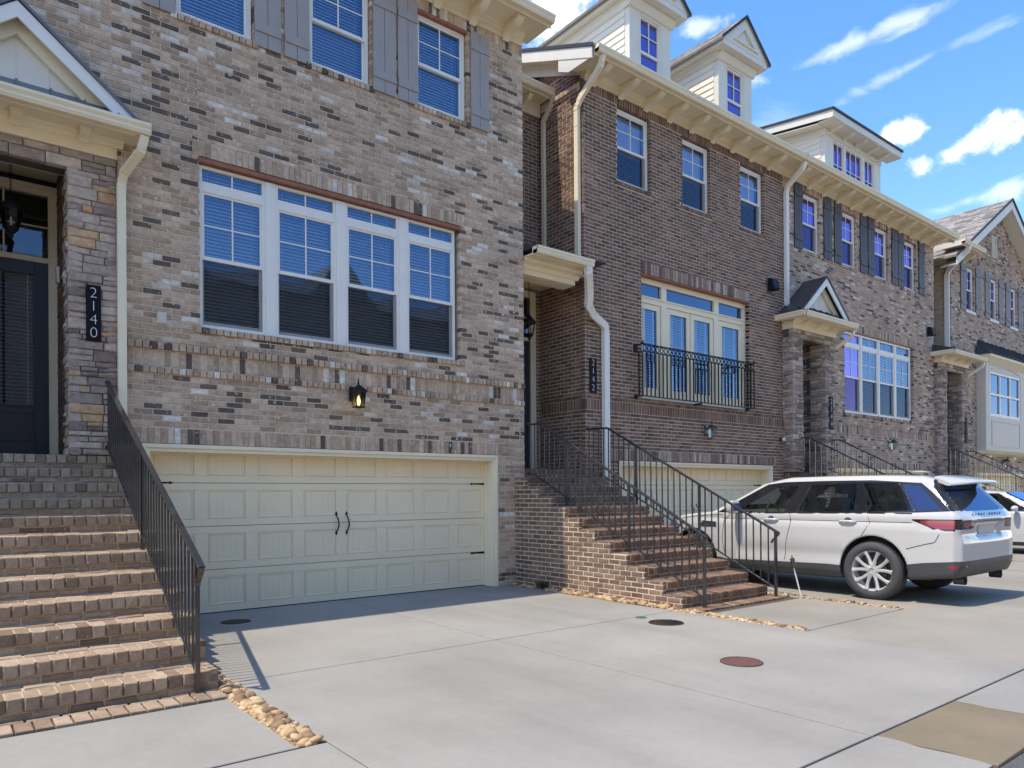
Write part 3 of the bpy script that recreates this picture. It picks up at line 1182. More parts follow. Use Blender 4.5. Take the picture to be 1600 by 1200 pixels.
def steps(label, x0, x1, y0, tread, riser, n, yb, brickm, sidem, mortar, tf, n_ind, group, left=True, right=True, paver=True, land=True, hjit=.005):
    st = tag(empty('front_steps', ((x0 + x1) / 2, y0, 0)), label, 'brick steps', group)
    off = Vector(((x0 + x1) / 2, y0, 0))
    par = st
    made = []

    def reparent(before):
        for o in [o for o in bpy.data.objects if o.name not in before and o.parent == st]:
            o.location = o.location - off
    before = {o.name for o in bpy.data.objects}
    core(par, x0, x1, y0, tread, riser, n, yb, mortar)
    cells, scells = [], []
    e0, e1 = (.055 if left else 0), (.055 if right else 0)
    for k in range(1, n + 1):
        yf, Z = y0 + (k - 1) * tread, k * riser
        stand(cells, 'front', yf, x0 + e0, x1 - e1, Z - .092, Z + .009, proud=.016, w=.0975, depth=.195)
        lay(cells, 'front', yf, x0 + e0, x1 - e1, Z - riser + (.001 if k == 1 else .012), Z - .092, [], depth=.08, phase=.07 * k, course=.066)
        back = (y0 + k * tread + .05) if k < n else yb
        yy = yf + .207
        while yy < back - .02 and (k < n or land):
            y2 = min(yy + .0975, back)
            lay(cells, 'top', Z, x0 + e0 * .2, x1 - e1 * .2, yy, y2 + .0, [], depth=.05, course=y2 - yy, phase=.03 * k)
            yy = y2
    rects = [(-99, y0, 0, 99)] + [(y0 + (k - 1) * tread, y0 + k * tread, k * riser, 99) for k in range(1, n)] + [(y0 + (n - 1) * tread, 99, n * riser, 99)]
    if left: lay(scells, 'left', x0, y0, yb, 0, n * riser, rects, depth=.05)
    if right: lay(scells, 'right', x1, y0, yb, 0, n * riser, rects, depth=.05)
    allc = cells + scells
    place_bricks(allc, par, brickm, tf, n_ind, jit=hjit, ch=.006)
    if paver:
        pc = []
        x = x0 + .0
        stand(pc, 'top', .012, x0 - .02, x1 + (.02 if not right else 0), y0 - .262, y0 - .05, w=.105, depth=.06)
        stand(pc, 'top', .010, x0 - .02, x1, y0 - .05, y0 - .002, w=.203, depth=.06)
        place_bricks(pc, par, brickm, tf, 60, jit=.003, ch=.006, name='paver', rest='pavers')
    reparent(before)
    return st


def railing(label, x, top, bot, posts, group, m_, nb_gap=.115, square=.016):
    """iron handrail (> top_rail, bottom_rail, post, baluster, scroll); top and bot are (y, z) paths from the house down"""
    r = tag(empty('handrail', (x, bot[-1][0], 0)), label, 'handrail', group)
    o_ = Vector((x, bot[-1][0], 0))

    def P(p): return (0, p[0] - o_.y, p[1])

    def z_at(path, y):
        for (a, b) in zip(path[:-1], path[1:]):
            if min(a[0], b[0]) - 1e-6 <= y <= max(a[0], b[0]) + 1e-6:
                return a[1] + (b[1] - a[1]) * (y - a[0]) / (b[0] - a[0] + 1e-9)
        return None
    mb = MB()
    mb.tube([P(p) for p in top], 0, flat=(.050, .020))
    mb.tube([P((p[0], p[1] - .012)) for p in top], 0, flat=(.018, .02))
    mb.build('top_rail', m_, r, bevel=.003)
    mb = MB()
    mb.tube([P(p) for p in bot], 0, flat=(.026, .016))
    mb.build('bottom_rail', m_, r)
    e = top[-1]
    mb = MB()
    mb.tube([P(e), P((e[0] + .006, e[1] - .02)), P((e[0] + .10, e[1] - .11)), P((e[0] + .11, e[1] - .14))], 0, flat=(.036, .018))
    mb.build('scroll', m_, r)
    for p in (top[0], bot[0]):
        mb = MB()
        mb.lathe([(.03, 0), (.03, .012), (.016, .03), (.016, .06)], (0, p[0] - o_.y - .03, p[1]), 10, 'y')
        mb.build('wall_flange', m_, r)
    for (y, z0) in posts:
        mb = MB()
        zt = z_at(top, y)
        mb.box(-.0165, .0165, y - o_.y - .0165, y - o_.y + .0165, z0, zt - .01)
        if z0 < .1: mb.box(-.03, .03, y - o_.y - .03, y - o_.y + .03, z0, z0 + .008)
        mb.build('post', m_, r)
    ya, yb = bot[-1][0] + nb_gap * .8, top[0][0] - .05
    n = int((yb - ya) / nb_gap)
    for i in range(n + 1):
        y = ya + (yb - ya) * i / n
        if any(abs(y - p[0]) < .03 for p in posts): continue
        a, b = z_at(bot, y), z_at(top, y)
        if a is None or b is None: continue
        mb = MB()
        s_ = square / 2
        mb.box(-s_, s_, y - o_.y - s_, y - o_.y + s_, a, b - .01)
        mb.build('baluster', m_, r)
    return r


# ------------------------------------------------------------------ stone veneer
def stones(parent, side, at, u0, u1, z0, z1, m_, joined=False, hmin=.05, hmax=.125, lmin=.12, lmax=.42, orange=.12, seed=1, depth=.09, corner=None):
    rnd = random.Random(seed)
    F = Frame(side, at)
    jm = MB()
    z = z0
    while z < z1 - .03:
        h = min(rnd.uniform(hmin, hmax), z1 - z)
        if z1 - z - h < .04: h = z1 - z
        u = u0
        while u < u1 - .02:
            L_ = rnd.uniform(lmin, lmax)
            if u1 - u - L_ < .10: L_ = u1 - u
            parts = [(z, z + h)]
            if h > .10 and L_ < .25 and rnd.random() < .5:
                parts = [(z, z + h * .5), (z + h * .5, z + h)]
            for (a, b) in parts:
                t = rnd.uniform(.9, 1) if rnd.random() < orange else rnd.uniform(0, .86)
                mb = jm if joined else MB()
                pr = rnd.uniform(-.004, .022)
                lo, hi = (u - (0.008 if u == u0 else 0)), (u + L_ + (.008 if u + L_ >= u1 - .001 else 0))
                mb.brick(F, lo, hi - .007, a, b - .006, -pr, depth, t, .012, .007, rnd)
                if not joined: mb.build('stone', m_, parent)
            u += L_
        z += h
    if joined:
        o = jm.build('stonework', m_, parent)
        if o: o['kind'] = 'stuff'


def porch(h, xc, yf, zl, seed, mm, orange, half=.95, colw=.46, ydoor=10.3, gable=True, zt=5.0, individual=True, gw=1.2, depthback=.0, stoneback=False):
    """projecting stone entry: columns, lintel, cornice, gable roof, recess and door"""
    # columns and lintel
    for sx in (-1, 1):
        a = xc + sx * (half - colw) if sx > 0 else xc - half
        b = a + colw
        c = MB()
        c.box(a + .012, b - .012, yf + .012, yf + .5, zl, zt + .22)
        c.build('column', M['mortar_dark'], h)
        vis = individual
        stones(h, 'front', yf, a, b, zl, zt, mm, not vis, orange=orange, seed=seed + sx, lmin=.1, lmax=.34)
        stones(h, 'left', a, yf + .012, yf + .40, zl, zt + .02, mm, not vis, orange=orange * .3, seed=seed + 5 + sx, lmin=.1, lmax=.3)
        stones(h, 'right', b, yf + .012, yf + .40, zl, zt + .02, mm, True, orange=orange * .3, seed=seed + 9 + sx)
    stones(h, 'front', yf + .004, xc - half, xc + half, zt + .002, zt + .20, mm, not individual, hmin=.08, hmax=.12, lmin=.2, lmax=.36, orange=orange, seed=seed + 20)
    c = MB()
    c.box(xc - half + colw, xc + half - colw, yf + .02, yf + .3, zt + .012, zt + .2)
    c.build('lintel', M['mortar_dark'], h)
    # recess: side walls, ceiling, back wall with the door
    xi0, xi1 = xc - half + colw - .02, xc + half - colw + .02
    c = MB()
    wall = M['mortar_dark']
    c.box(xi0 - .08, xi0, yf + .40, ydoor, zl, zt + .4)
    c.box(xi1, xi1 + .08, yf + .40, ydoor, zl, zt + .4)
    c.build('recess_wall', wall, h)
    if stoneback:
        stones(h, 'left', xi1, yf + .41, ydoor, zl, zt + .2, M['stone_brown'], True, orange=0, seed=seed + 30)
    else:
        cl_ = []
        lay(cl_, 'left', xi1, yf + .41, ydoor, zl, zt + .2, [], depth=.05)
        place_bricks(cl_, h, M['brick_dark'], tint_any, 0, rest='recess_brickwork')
    c = MB()
    c.box(xi0 - .05, xi1 + .05, yf + .31, ydoor + .1, zt + .27, zt + .33)
    c.box(xi0 - .05, xi1 + .05, yf + .301, yf + .42, zt + .05, zt + .27)
    c.build('ceiling', M['cream'], h)
    return xi0, xi1


def entry_door(h, x0, x1, z0, zt, ztr, y, trans=True, simple=False):
    """dark full-light door with a transom over it"""
    t = .075
    mb = MB()
    frame_rect(mb, x0 - t, x1 + t, z0, ztr + t, y, y + .12, t, t, .001)
    mb.box(x0, x1, y + .003, y + .12, zt, zt + .06)
    frame_rect(mb, x0 - t - .035, x1 + t + .035, z0, ztr + t + .035, y - .02, y - .001, .045, .045, .001)
    mb.build('door_frame', M['cream'], h)
    d = MB()
    m_ = .135
    frame_rect(d, x0 + .003, x1 - .003, z0 + .01, zt - .003, y + .03, y + .075, m_, m_, .62)
    frame_rect(d, x0 + m_ + .02, x1 - m_ - .02, z0 + .20, z0 + .55, y + .022, y + .0299, .018)
    frame_rect(d, x0 + m_ - .012, x1 - m_ + .012, z0 + .62 - .012, zt - m_ + .012, y + .018, y + .0299, .03)
    door = d.build('front_door', M['navy_door'], h, bevel=.003)
    g = MB()
    g.face([(x0 + m_, y + .04, z0 + .6), (x1 - m_, y + .04, z0 + .6), (x1 - m_, y + .04, zt - m_), (x0 + m_, y + .04, zt - m_)])
    g.build('pane', M['glass_dark'], door)
    blinds(door, x0 + m_, x1 - m_, z0 + .62, zt - m_, y + .062, False)
    k = MB()
    k.lathe([(.03, 0), (.03, -.008), (.012, -.012), (.012, -.05), (.03, -.055), (.03, -.075), (.01, -.085)], (x0 + .07, y + .03, z0 + 1.0), 12, 'y')
    k.build('handle', M['black'], door)
    g = MB()
    g.face([(x0, y + .05, zt + .06), (x1, y + .05, zt + .06), (x1, y + .05, ztr), (x0, y + .05, ztr)])
    tr = g.build('transom_pane', M['glass_dark'], h)
    mt = MB()
    for i in (1, 2):
        xx = x0 + (x1 - x0) * (1 - i / 2 * .98) if False else x0 + (x1 - x0) * i / 2 - (x1 - x0) * .0
        if i == 1: mt.box(xx - .009, xx + .009, y + .035, y + .046, zt + .06, ztr)
    mt.box(x0, x1, y + .036, y + .045, (zt + ztr) / 2 + .02, (zt + ztr) / 2 + .038)
    mt.build('muntin', M['cream'], h)
    room(h, x0 - .3, x1 + .3, z0, ztr + .1, y + .121, 2.5)
    return door


def pent_gable(h, xc, yw, yg, zg, gw, apex, metal):
    """small gable roof over the entry, behind its own gutter: tympanum, rakes, pent strip"""
    yfz = yg + .34
    mb = MB()
    # roof slopes
    e = gw - .22
    for s_ in (-1, 1):
        p = [(xc + s_ * (e + .14), zg - .04), (xc, apex + .02), (xc, apex + .055), (xc + s_ * (e + .18), zg - .03)]
        mb.prism(p, 'y', yfz - .30, yw + .02)
    mb.build('porch_roof', metal, h)
    # white rakes
    for s_ in (-1, 1):
        mb = MB()
        p = [(xc + s_ * (e + .10), zg + .0), (xc, apex), (xc, apex - .16), (xc + s_ * (e - .10), zg + .0)]
        mb.prism(p, 'y', yfz - .28, yfz - .25)
        mb.build('rake', M['white'], h)
        mb = MB()
        p = [(xc + s_ * (e - .02), zg), (xc, apex - .10), (xc, apex - .27), (xc + s_ * (e - .26), zg)]
        mb.prism(p, 'y', yfz - .16, yfz - .11)
        mb.build('rake', M['cream'], h)
    mb = MB()
    mb.prism([(xc - e + .05, zg - .02), (xc, apex - .12), (xc + e - .05, zg - .02)], 'y', yfz - .10, yfz + .02)
    mb.build('tympanum', M['siding'], h)
    for xx in (-.28, .0, .28):
        b = MB()
        b.box(xc + xx - .006, xc + xx + .006, yfz - .106, yfz - .1, zg, zg + (apex - zg) * (1 - abs(xx) / e) - .22)
        b.build('batten', M['siding'], h)
    # pent strip of standing seam between gutter and tympanum
    mb = MB()
    mb.raw([(xc - gw + .0, yg - .0, zg - .03), (xc + gw, yg, zg - .03), (xc + gw - .15, yfz - .1, zg + .16), (xc - gw + .15, yfz - .1, zg + .16)], [(0, 1, 2, 3)])
    for i in range(7):
        xx = xc - gw + .3 + i * (2 * gw - .6) / 6
        mb.tube([(xx, yg, zg - .02), (xx, yfz - .1, zg + .17)], 0, flat=(.02, .02))
    mb.build('pent_roof', metal, h)


def porch_cornice(h, xc, half, yf, zs, gw, yg, brk=True):
    """frieze, soffit and three-sided gutter of the entry"""
    mb = MB()
    a, b = xc - half - .01, xc + half + .01
    mb.box(a, b, yf - .03, yf + .3, zs - .09, zs + .10)
    mb.box(a, a + .03, yf + .3, yf + .55, zs - .09, zs + .10)
    mb.prism([(yf - .031, zs + .10), (yf - .11, zs + .10), (yf - .10, zs + .08), (yf - .07, zs + .06), (yf - .06, zs + .035), (yf - .031, zs + .02)], 'x', a - .05, b + .05)
    mb.build('frieze', M['cream'], h)
    mb = MB()
    zf = zs + .101
    mb.box(xc - gw + .05, xc + gw - .05, yg + .005, yf + .45, zf, zf + .02)
    mb.box(xc - gw + .02, xc + gw - .02, yg - .015, yg + .005, zf - .03, zf + .11)
    mb.box(xc - gw + .02, xc - gw + .05, yg + .006, yf + .35, zf - .03, zf + .11)
    mb.box(xc + gw - .05, xc + gw - .02, yg + .006, yf - .001, zf - .03, zf + .11)
    mb.build('soffit', M['cream'], h)
    gutter(h, xc - gw, xc + gw, yg - .016, zf - .02)
    g = MB()
    for sx in (-1,):
        prof = [(xc + sx * (gw - .03) + sx * (-q[0]), zf - .02 + q[1]) for q in GUTTER]
        g.prism(prof, 'y', yg - .1, yf + .3)
    g.build('gutter', M['cream'], h)
    me = bracket_mesh(.17, .10, .09, M['cream'])
    for k in (-.62, 0, .62):
        inst(me, 'bracket', h, (xc + k * half * 1.05, yf - .055, zf - .001))


# ------------------------------------------------------------------ wall lantern and number plates
def wall_lantern(x, y, z, label, lit=False, s=1.0):
    """z = centre of the lantern cage"""
    r = tag(empty('wall_lantern', (x, y, z)), label, 'wall lantern', 'lanterns over the garage doors')
    m_ = M['black'] if lit else M['iron_grey']
    mb = MB()
    mb.box(-.075, .04, -.022, -.001, -.05 * s, .12 * s)
    mb.tube([(0, -.02, .06 * s), (0, -.07, .11 * s), (0, -.12, .115 * s)], .011, 8)
    mb.build('back_plate', m_, r, bevel=.004)
    yc = -.135
    mb = MB()
    a, b = .085 * s, .052 * s
    # hipped cap with finial
    zc = .055 * s
    mb.raw([(-a, yc - a, zc), (a, yc - a, zc), (a, yc + a, zc), (-a, yc + a, zc), (-.018, yc - .018, zc + .075 * s), (.018, yc - .018, zc + .075 * s), (.018, yc + .018, zc + .075 * s), (-.018, yc + .018, zc + .075 * s)],
           [(0, 1, 5, 4), (1, 2, 6, 5), (2, 3, 7, 6), (3, 0, 4, 7), (3, 2, 1, 0), (4, 5, 6, 7)])
    mb.lathe([(.016, .07 * s), (.012, .09 * s), (.018, .10 * s), (.006, .115 * s), (.012, .13 * s), (.004, .15 * s), (.001, .17 * s)], (0, yc, zc), 10)
    mb.build('cap', m_, r)
    mb = MB()
    zb = -.12 * s
    t_, b_ = .062 * s, .047 * s
    for sx in (-1, 1):
        for sy in (-1, 1):
            mb.tube([(sx * t_, yc + sy * t_, zc), (sx * b_, yc + sy * b_, zb)], .006, 6)
    mb.box(-b_ - .008, b_ + .008, yc - b_ - .008, yc + b_ + .008, zb - .014, zb)
    mb.build('cage', m_, r)
    g = MB()
    q0 = [(-t_, yc - t_, zc), (t_, yc - t_, zc), (t_, yc + t_, zc), (-t_, yc + t_, zc)]
    q1 = [(-b_, yc - b_, zb), (b_, yc - b_, zb), (b_, yc + b_, zb), (-b_, yc + b_, zb)]
    for i in range(4):
        g.face([q1[i], q1[(i + 1) % 4], q0[(i + 1) % 4], q0[i]])
    g.build('glass', M['glass_clear'], r)
    bm_ = MB()
    bm_.lathe([(.008, -.11 * s), (.022, -.085 * s), (.026, -.05 * s), (.014, -.015 * s), (.002, .012 * s)], (0, yc, 0), 12)
    if lit:
        em = bpy.data.materials.new('lit_bulb')
        em.use_nodes = True
        b = em.node_tree.nodes['Principled BSDF']
        b.inputs['Base Color'].default_value = (.9, .7, .3, 1)
        b.inputs['Emission Color'].default_value = (1, .72, .25, 1)
        b.inputs['Emission Strength'].default_value = 1.1
    else:
        em = M['offwhite']
    bm_.build('bulb', em, r, smooth=True)
    return r


def plate(text, x, y, z, w, h, label, side='front', size=.17, gap=.15, group='house number plates'):
    r = tag(empty('number_plate', (x, y, z)), label, 'house number', group)
    mb = MB()
    mb.box(-w / 2, w / 2, -.012, 0, -h / 2, h / 2)
    mb.build('plate', M['plate'], r, bevel=.002)
    for i, ch in enumerate(text):
        cu = bpy.data.curves.new('digit', 'FONT')
        cu.body = ch
        cu.size = size
        cu.align_x = 'CENTER'
        cu.align_y = 'CENTER'
        cu.extrude = .002
        cu.offset = -.0045 * size / .17
        cu.materials.append(M['digit'])
        o = bpy.data.objects.new('digit', cu)
        col.objects.link(o)
        me = bpy.data.meshes.new_from_object(o)
        bpy.data.objects.remove(o)
        inst(me, 'digit', r, (0, -.0135, (1.5 - i) * gap), (math.pi / 2, 0, 0))
    return r


def floodlight(x, y, z, label):
    r = tag(empty('vent_hood', (x, y, z)), label, 'vent hood')
    mb = MB()
    mb.box(-.16, .16, -.02, -.001, -.19, .19)
    mb.build('back_plate', M['iron_grey'], r, bevel=.006)
    mb = MB()
    mb.prism([(-.021, -.13), (-.15, -.13), (-.17, -.09), (-.12, .11), (-.021, .14)], 'x', -.12, .12)
    mb.build('hood', M['black'], r, bevel=.006)
    return r


def rebase(root, loc):
    loc = Vector(loc)
    for c in root.children:
        c.location = c.location - loc
    root.location = loc
    return root


def roof_slab(parent, x0, x1, ye, ze, yr, slope, m_, th=.05, name='roof'):
    """pitched roof plane rising from the eave (ye, ze) back to yr and down again behind"""
    zr = ze + (yr - ye) * slope
    yb = yr + (yr - ye)
    mb = MB()
    mb.prism([(ye, ze), (yr, zr), (yb, ze), (yb, ze - th), (yr, zr - th), (ye, ze - th)], 'x', x0, x1)
    r = mb.build(name, m_, parent)
    for a, b in ((x0 - .012, x0 - .001), (x1 + .001, x1 + .012)):
        e = MB()
        e.prism([(ye, ze + .012), (yr, zr + .012), (yr, zr - th), (ye, ze - th)], 'x', a, b)
        e.build('drip_edge', M['drip'], parent)
    return r


SL = .42
# ================================================================== house 1
h1 = tag(empty('townhouse'), 'mottled taupe brick townhouse with grey shutters and the lit lantern over its garage', 'townhouse', 'row of brick townhouses')
Y1 = 9.05
garage = (1.80, 6.86, 0, 2.045)
gsold = (1.72, 6.95, 2.045, 2.236)
band = (-5.6, 7.42, 2.854, 3.217)
win = (2.44, 6.17, 3.455, 5.475)
sill = (2.38, 6.24, 3.375, 3.455)
wsold = (2.36, 6.26, 5.475, 5.665)
up = [(2.19, 3.09), (3.82, 4.70), (5.44, 6.315)]
uph = [(a, b, 7.085, 8.47) for a, b in up]
upsill = [(a - .06, b + .06, 6.995, 7.085) for a, b in up]
top = (-5.6, 7.405, 8.475, 8.66)
porch_hole = (-.42, 1.575, 0, 5.32)
rects = [garage, gsold, band, win, sill, wsold, porch_hole, top] + uph + upsill
cells = []
lay(cells, 'front', Y1, -5.6, 7.405, .01, 2.854, rects)
lay(cells, 'front', Y1, -5.6, 7.405, 3.217, 8.475, rects)
stand(cells, 'front', Y1, gsold[0], gsold[1], 2.05, 2.236, w=.072, proud=.004)
stand(cells, 'front', Y1, 1.58, 7.405, 2.854, 2.935, proud=.026, w=.078)
stand(cells, 'front', Y1, 1.58, 7.405, 2.935, 3.127, proud=.0, w=.078)
stand(cells, 'front', Y1, 1.58, 7.405, 3.127, 3.217, proud=.038, w=.078)
stand(cells, 'front', Y1, sill[0], sill[1], sill[2], sill[3], proud=.028, w=.082)
stand(cells, 'front', Y1, wsold[0], wsold[1], 5.48, 5.665, w=.074, proud=.004)
for a, b, c, d in upsill:
    stand(cells, 'front', Y1, a, b, c + .004, d, proud=.028, w=.078)
for a, b in zip([-.9] + [q[1] for q in up], [q[0] for q in up] + [7.405]):
    pass
stand(cells, 'front', Y1, -5.6, 7.405, 8.477, 8.66, w=.0677)
stand(cells, 'front', Y1, -5.6, -.43, 2.854, 3.217, w=.078)
place_bricks(cells, h1, M['brick_taupe'], tint_taupe, 300)
wall_sheet(h1, 'front', Y1, -5.6, 7.397, 0, 8.66, [garage, win, porch_hole] + uph, M['mortar'])
cells = []
lay(cells, 'right', 7.405, Y1 + .10, 10.6, 1.7, 8.7, [], depth=.06)
place_bricks(cells, h1, M['brick_taupe'], tint_taupe, 0)
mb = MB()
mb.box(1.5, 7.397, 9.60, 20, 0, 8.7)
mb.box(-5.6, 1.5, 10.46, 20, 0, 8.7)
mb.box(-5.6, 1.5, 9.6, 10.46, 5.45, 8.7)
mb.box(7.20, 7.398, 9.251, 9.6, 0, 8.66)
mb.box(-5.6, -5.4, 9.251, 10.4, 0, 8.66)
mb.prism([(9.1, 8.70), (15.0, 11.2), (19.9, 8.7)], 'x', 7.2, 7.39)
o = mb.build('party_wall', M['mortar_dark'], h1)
# steel lintels
for (a, b, z, hh) in [(2.42, 6.19, 5.415, .052)] + [(a - .01, b + .01, 8.425, .045) for a, b in up]:
    mb = MB()
    mb.box(a, b, Y1 - .006, Y1 + .09, z, z + hh)
    mb.build('steel_lintel', M['lintel'], h1)
# the four-light living room window
yw = Y1 + .06
for a, b in ((2.45, 3.245), (3.374, 4.20), (4.334, 5.159), (5.284, 6.11)):
    dh_window(h1, a, b, 3.46, 5.405, yw, zm=4.30, single=True, transom=(5.095, 5.216), fw=.036, tilt=.85)
for a, b in ((3.245, 3.374), (4.20, 4.334), (5.159, 5.284)):
    mb = MB()
    mb.box(a + .001, b - .001, yw - .012, yw + .1, 3.462, 5.40)
    mb.box(a + .004, b - .004, yw + .101, yw + .5, 3.47, 5.40)
    mb.build('mullion', M['white'], h1)
for (a, b), sh in zip(up, (False, False, False)):
    dh_window(h1, a + .01, b - .01, 7.09, 8.43, Y1 + .055, zm=7.725, single=True, fw=.042, scr=False, m_='white', rows=2, tilt=.95)
for a, b in ((1.835, 2.18), (3.095, 3.43), (3.475, 3.81), (4.725, 5.085), (5.115, 5.44), (6.37, 6.715)):
    shutter(h1, a, b, 7.04, 8.50, Y1 - .004, M['shutter'])
cornice(h1, -5.6, 7.39, Y1, 8.80, .47, [x for x in np.arange(7.04, -5.6, -.64)], ends=(0, .20), frieze=.17, bd=.40, bh=.22, bw=.12)
roof_slab(h1, -5.7, 7.60, 8.52, 8.935, 15.0, SL, M['roof'])
garage_door(h1, 1.89, 6.775, 2.0, Y1 + .23)
garage_trim(h1, 1.80, 6.86, 2.045, Y1, Y1 + .229)
# entry
xi = porch(h1, .635, 9.1, 1.90, 3, M['stone'], .16, half=.935, colw=.46, ydoor=10.3, zt=5.0)
entry_door(h1, .165, 1.04, 1.90, 4.24, 5.05, 10.28)
porch_cornice(h1, .63, .94, 9.1, 5.285, 1.20, 8.72)
pent_gable(h1, .635, Y1, 8.70, 5.54, 1.20, 6.42, M['roof_slate'])
downspout(h1, [(1.77, 8.66, 5.36), (1.74, 8.70, 5.20), (1.62, 8.97, 5.02), (1.60, 9.0, 4.9), (1.60, 9.0, .08)], w=.085, d=.06)
rebase(h1, (3.2, 9.05, 0))

# ================================================================== house 2
h2 = tag(empty('townhouse'), 'dark brown brick townhouse with the juliet balcony and two gabled dormers', 'townhouse', 'row of brick townhouses')
Y2 = 9.30
XL, XR = 8.995, 15.375
garage2 = (9.84, 14.90, 0, 2.05)
arch2 = (9.62, 15.0, 2.05, 2.255)
band2 = (8.9, XR, 2.87, 3.205)
fr2 = (10.50, 14.0, 3.245, 5.61)
frl2 = (10.50, 14.03, 5.61, 5.86)
up2 = [(9.86, 10.78), (11.74, 12.65), (13.72, 14.61)]
uph2 = [(a, b, 7.225, 8.62) for a, b in up2]
ups2 = [(a - .05, b + .05, 7.145, 7.225) for a, b in up2]
topr = (XL, XR, 8.62, 8.81)
rects = [garage2, arch2, band2, fr2, frl2, topr] + uph2 + ups2
cells = []
lay(cells, 'front', Y2, XL, XR, .01, 2.87, rects)
lay(cells, 'front', Y2, XL, XR, 3.205, 8.62, rects)
lay(cells, 'left', XL, Y2 + .092, 10.5, 1.75, 2.87, [], depth=.07, phase=.1)
lay(cells, 'left', XL, Y2 + .092, 10.5, 3.205, 8.66, [], depth=.07, phase=.1)
for sd, at, a, b in (('front', Y2, XL, XR), ('left', XL, Y2 + .092, 10.5)):
    stand(cells, sd, at, a, b, 2.873, 2.94, w=.075, proud=.006)
    stand(cells, sd, at, a, b, 2.94, 3.135, w=.075)
    stand(cells, sd, at, a, b, 3.135, 3.205, w=.075, proud=.012)
stand(cells, 'front', Y2, XL, XR, 8.625, 8.81, w=.0677)
for a, b, c, d in ups2:
    stand(cells, 'front', Y2, a, b, c, d, w=.075, proud=.02)
# back wall of the recess
cells2 = []
lay(cells2, 'front', 10.5, 7.42, XL, 1.7, 8.6, [(7.42, 8.84, 1.7, 5.25)], depth=.05)
lay(cells2, 'left', XL, Y2 + .092, 10.5, 8.80, 9.35, [(Y2 - .2 + i * .1, Y2 - .1 + i * .1, 8.93 + i * .042, 99) for i in range(15)], depth=.07)
cells += cells2
place_bricks(cells, h2, M['brick_dark'], tint_any, 300)
pale = []
stand(pale, 'left', XL, Y2 + .15, 10.12, 8.68, 8.78, w=.115, proud=.04, depth=.06)
place_bricks(pale, h2, M['brick_taupe'], lambda u, z: random.uniform(.5, .95), 10, rest='rowlock_band')
ac = []
stand(ac, 'front', Y2, arch2[0], arch2[1], 2.056, 2.255, w=.078, proud=.022)
stand(ac, 'front', Y2, frl2[0], frl2[1], 5.63, 5.86, w=.082, proud=.022)
place_bricks(ac, h2, M['brick_arch'], tint_any, 120)
wall_sheet(h2, 'front', Y2, XL + .008, XR, 0, 8.81, [garage2, fr2] + uph2, M['mortar_light'])
wall_sheet(h2, 'left', XL, Y2 + .208, 10.6, 0, 9.10, [], M['mortar_light'], back=.1)
wall_sheet(h2, 'front', 10.5, 7.42, XL, 1.6, 8.7, [(7.42, 8.84, 1.7, 5.25)], M['mortar_light'], back=.1)
mb = MB()
mb.box(7.42, XR, 10.75, 20, 0, 8.8)
mb.box(9.15, XR, 9.95, 10.75, 0, 8.6)
mb.prism([(9.3, 8.815), (10.6, 9.36), (15.4, 11.2), (20, 8.9)], 'x', XL + .01, XL + .12)
mb.build('party_wall', M['mortar_dark'], h2)
mb = MB()
mb.box(10.48, 14.02, Y2 - .012, Y2 + .1, 5.597, 5.627)
mb.build('steel_lintel', M['lintel'], h2)
# french doors and side lights behind the juliet balcony
yf = Y2 + .10
mb = MB()
frame_rect(mb, 10.5, 14.0, 3.25, 5.595, yf, yf + .12, .075, .10, .09)
mb.box(10.575, 13.925, yf + .002, yf + .12, 5.12, 5.24)
mb.box(10.575, 13.925, yf - .02, yf + .001, 5.215, 5.245)
for xx in (11.20, 12.90):
    mb.box(xx, xx + .155, yf + .001, yf + .12, 3.34, 5.495)
fw = mb.build('french_door_frame', M['cream'], h2, bevel=.004)
for (a, b) in ((11.355, 12.9), (10.575, 11.2), (13.055, 13.925)):
    g = MB()
    g.face([(a, yf + .05, 5.24), (b, yf + .05, 5.24), (b, yf + .05, 5.495), (a, yf + .05, 5.495)])
    g.build('transom_pane', M['glass'], h2)
for i, (a, b) in enumerate(((10.58, 11.19), (11.36, 12.11), (12.125, 12.89), (13.065, 13.915))):
    mb = MB()
    frame_rect(mb, a + .004, b - .004, 3.345, 5.115, yf + .025, yf + .07, .105 if i else .08, .10, .13)
    frame_rect(mb, a + .10, b - .10, 3.465, 5.025, yf + .015, yf + .0249, .02)
    dr = mb.build('french_door', M['cream'], h2)
    g = MB()
    g.face([(a + .1, yf + .045, 3.46), (b - .1, yf + .045, 3.46), (b - .1, yf + .045, 5.03), (a + .1, yf + .045, 5.03)])
    g.build('pane', M['glass'], dr)
    blinds(dr, a + .11, b - .11, 3.47, 5.02, yf + .085, False, tilt=.75, pitch=.05)
    st_ = MB()
    for k in (.3, .7):
        xx = a + (b - a) * k
        st_.box(xx - .018, xx + .018, yf + .058, yf + .06, 3.47, 5.02)
    st_.build('ladder_tape', M['slat'], dr)
room(h2, 10.55, 13.95, 3.3, 5.55, yf + .125)
for i, (a, b) in enumerate(up2):
    dh_window(h2, a + .01, b - .01, 7.23, 8.60, Y2 + .07, zm=7.90, blind=True, fw=.05, tilt=.95, shade=True)
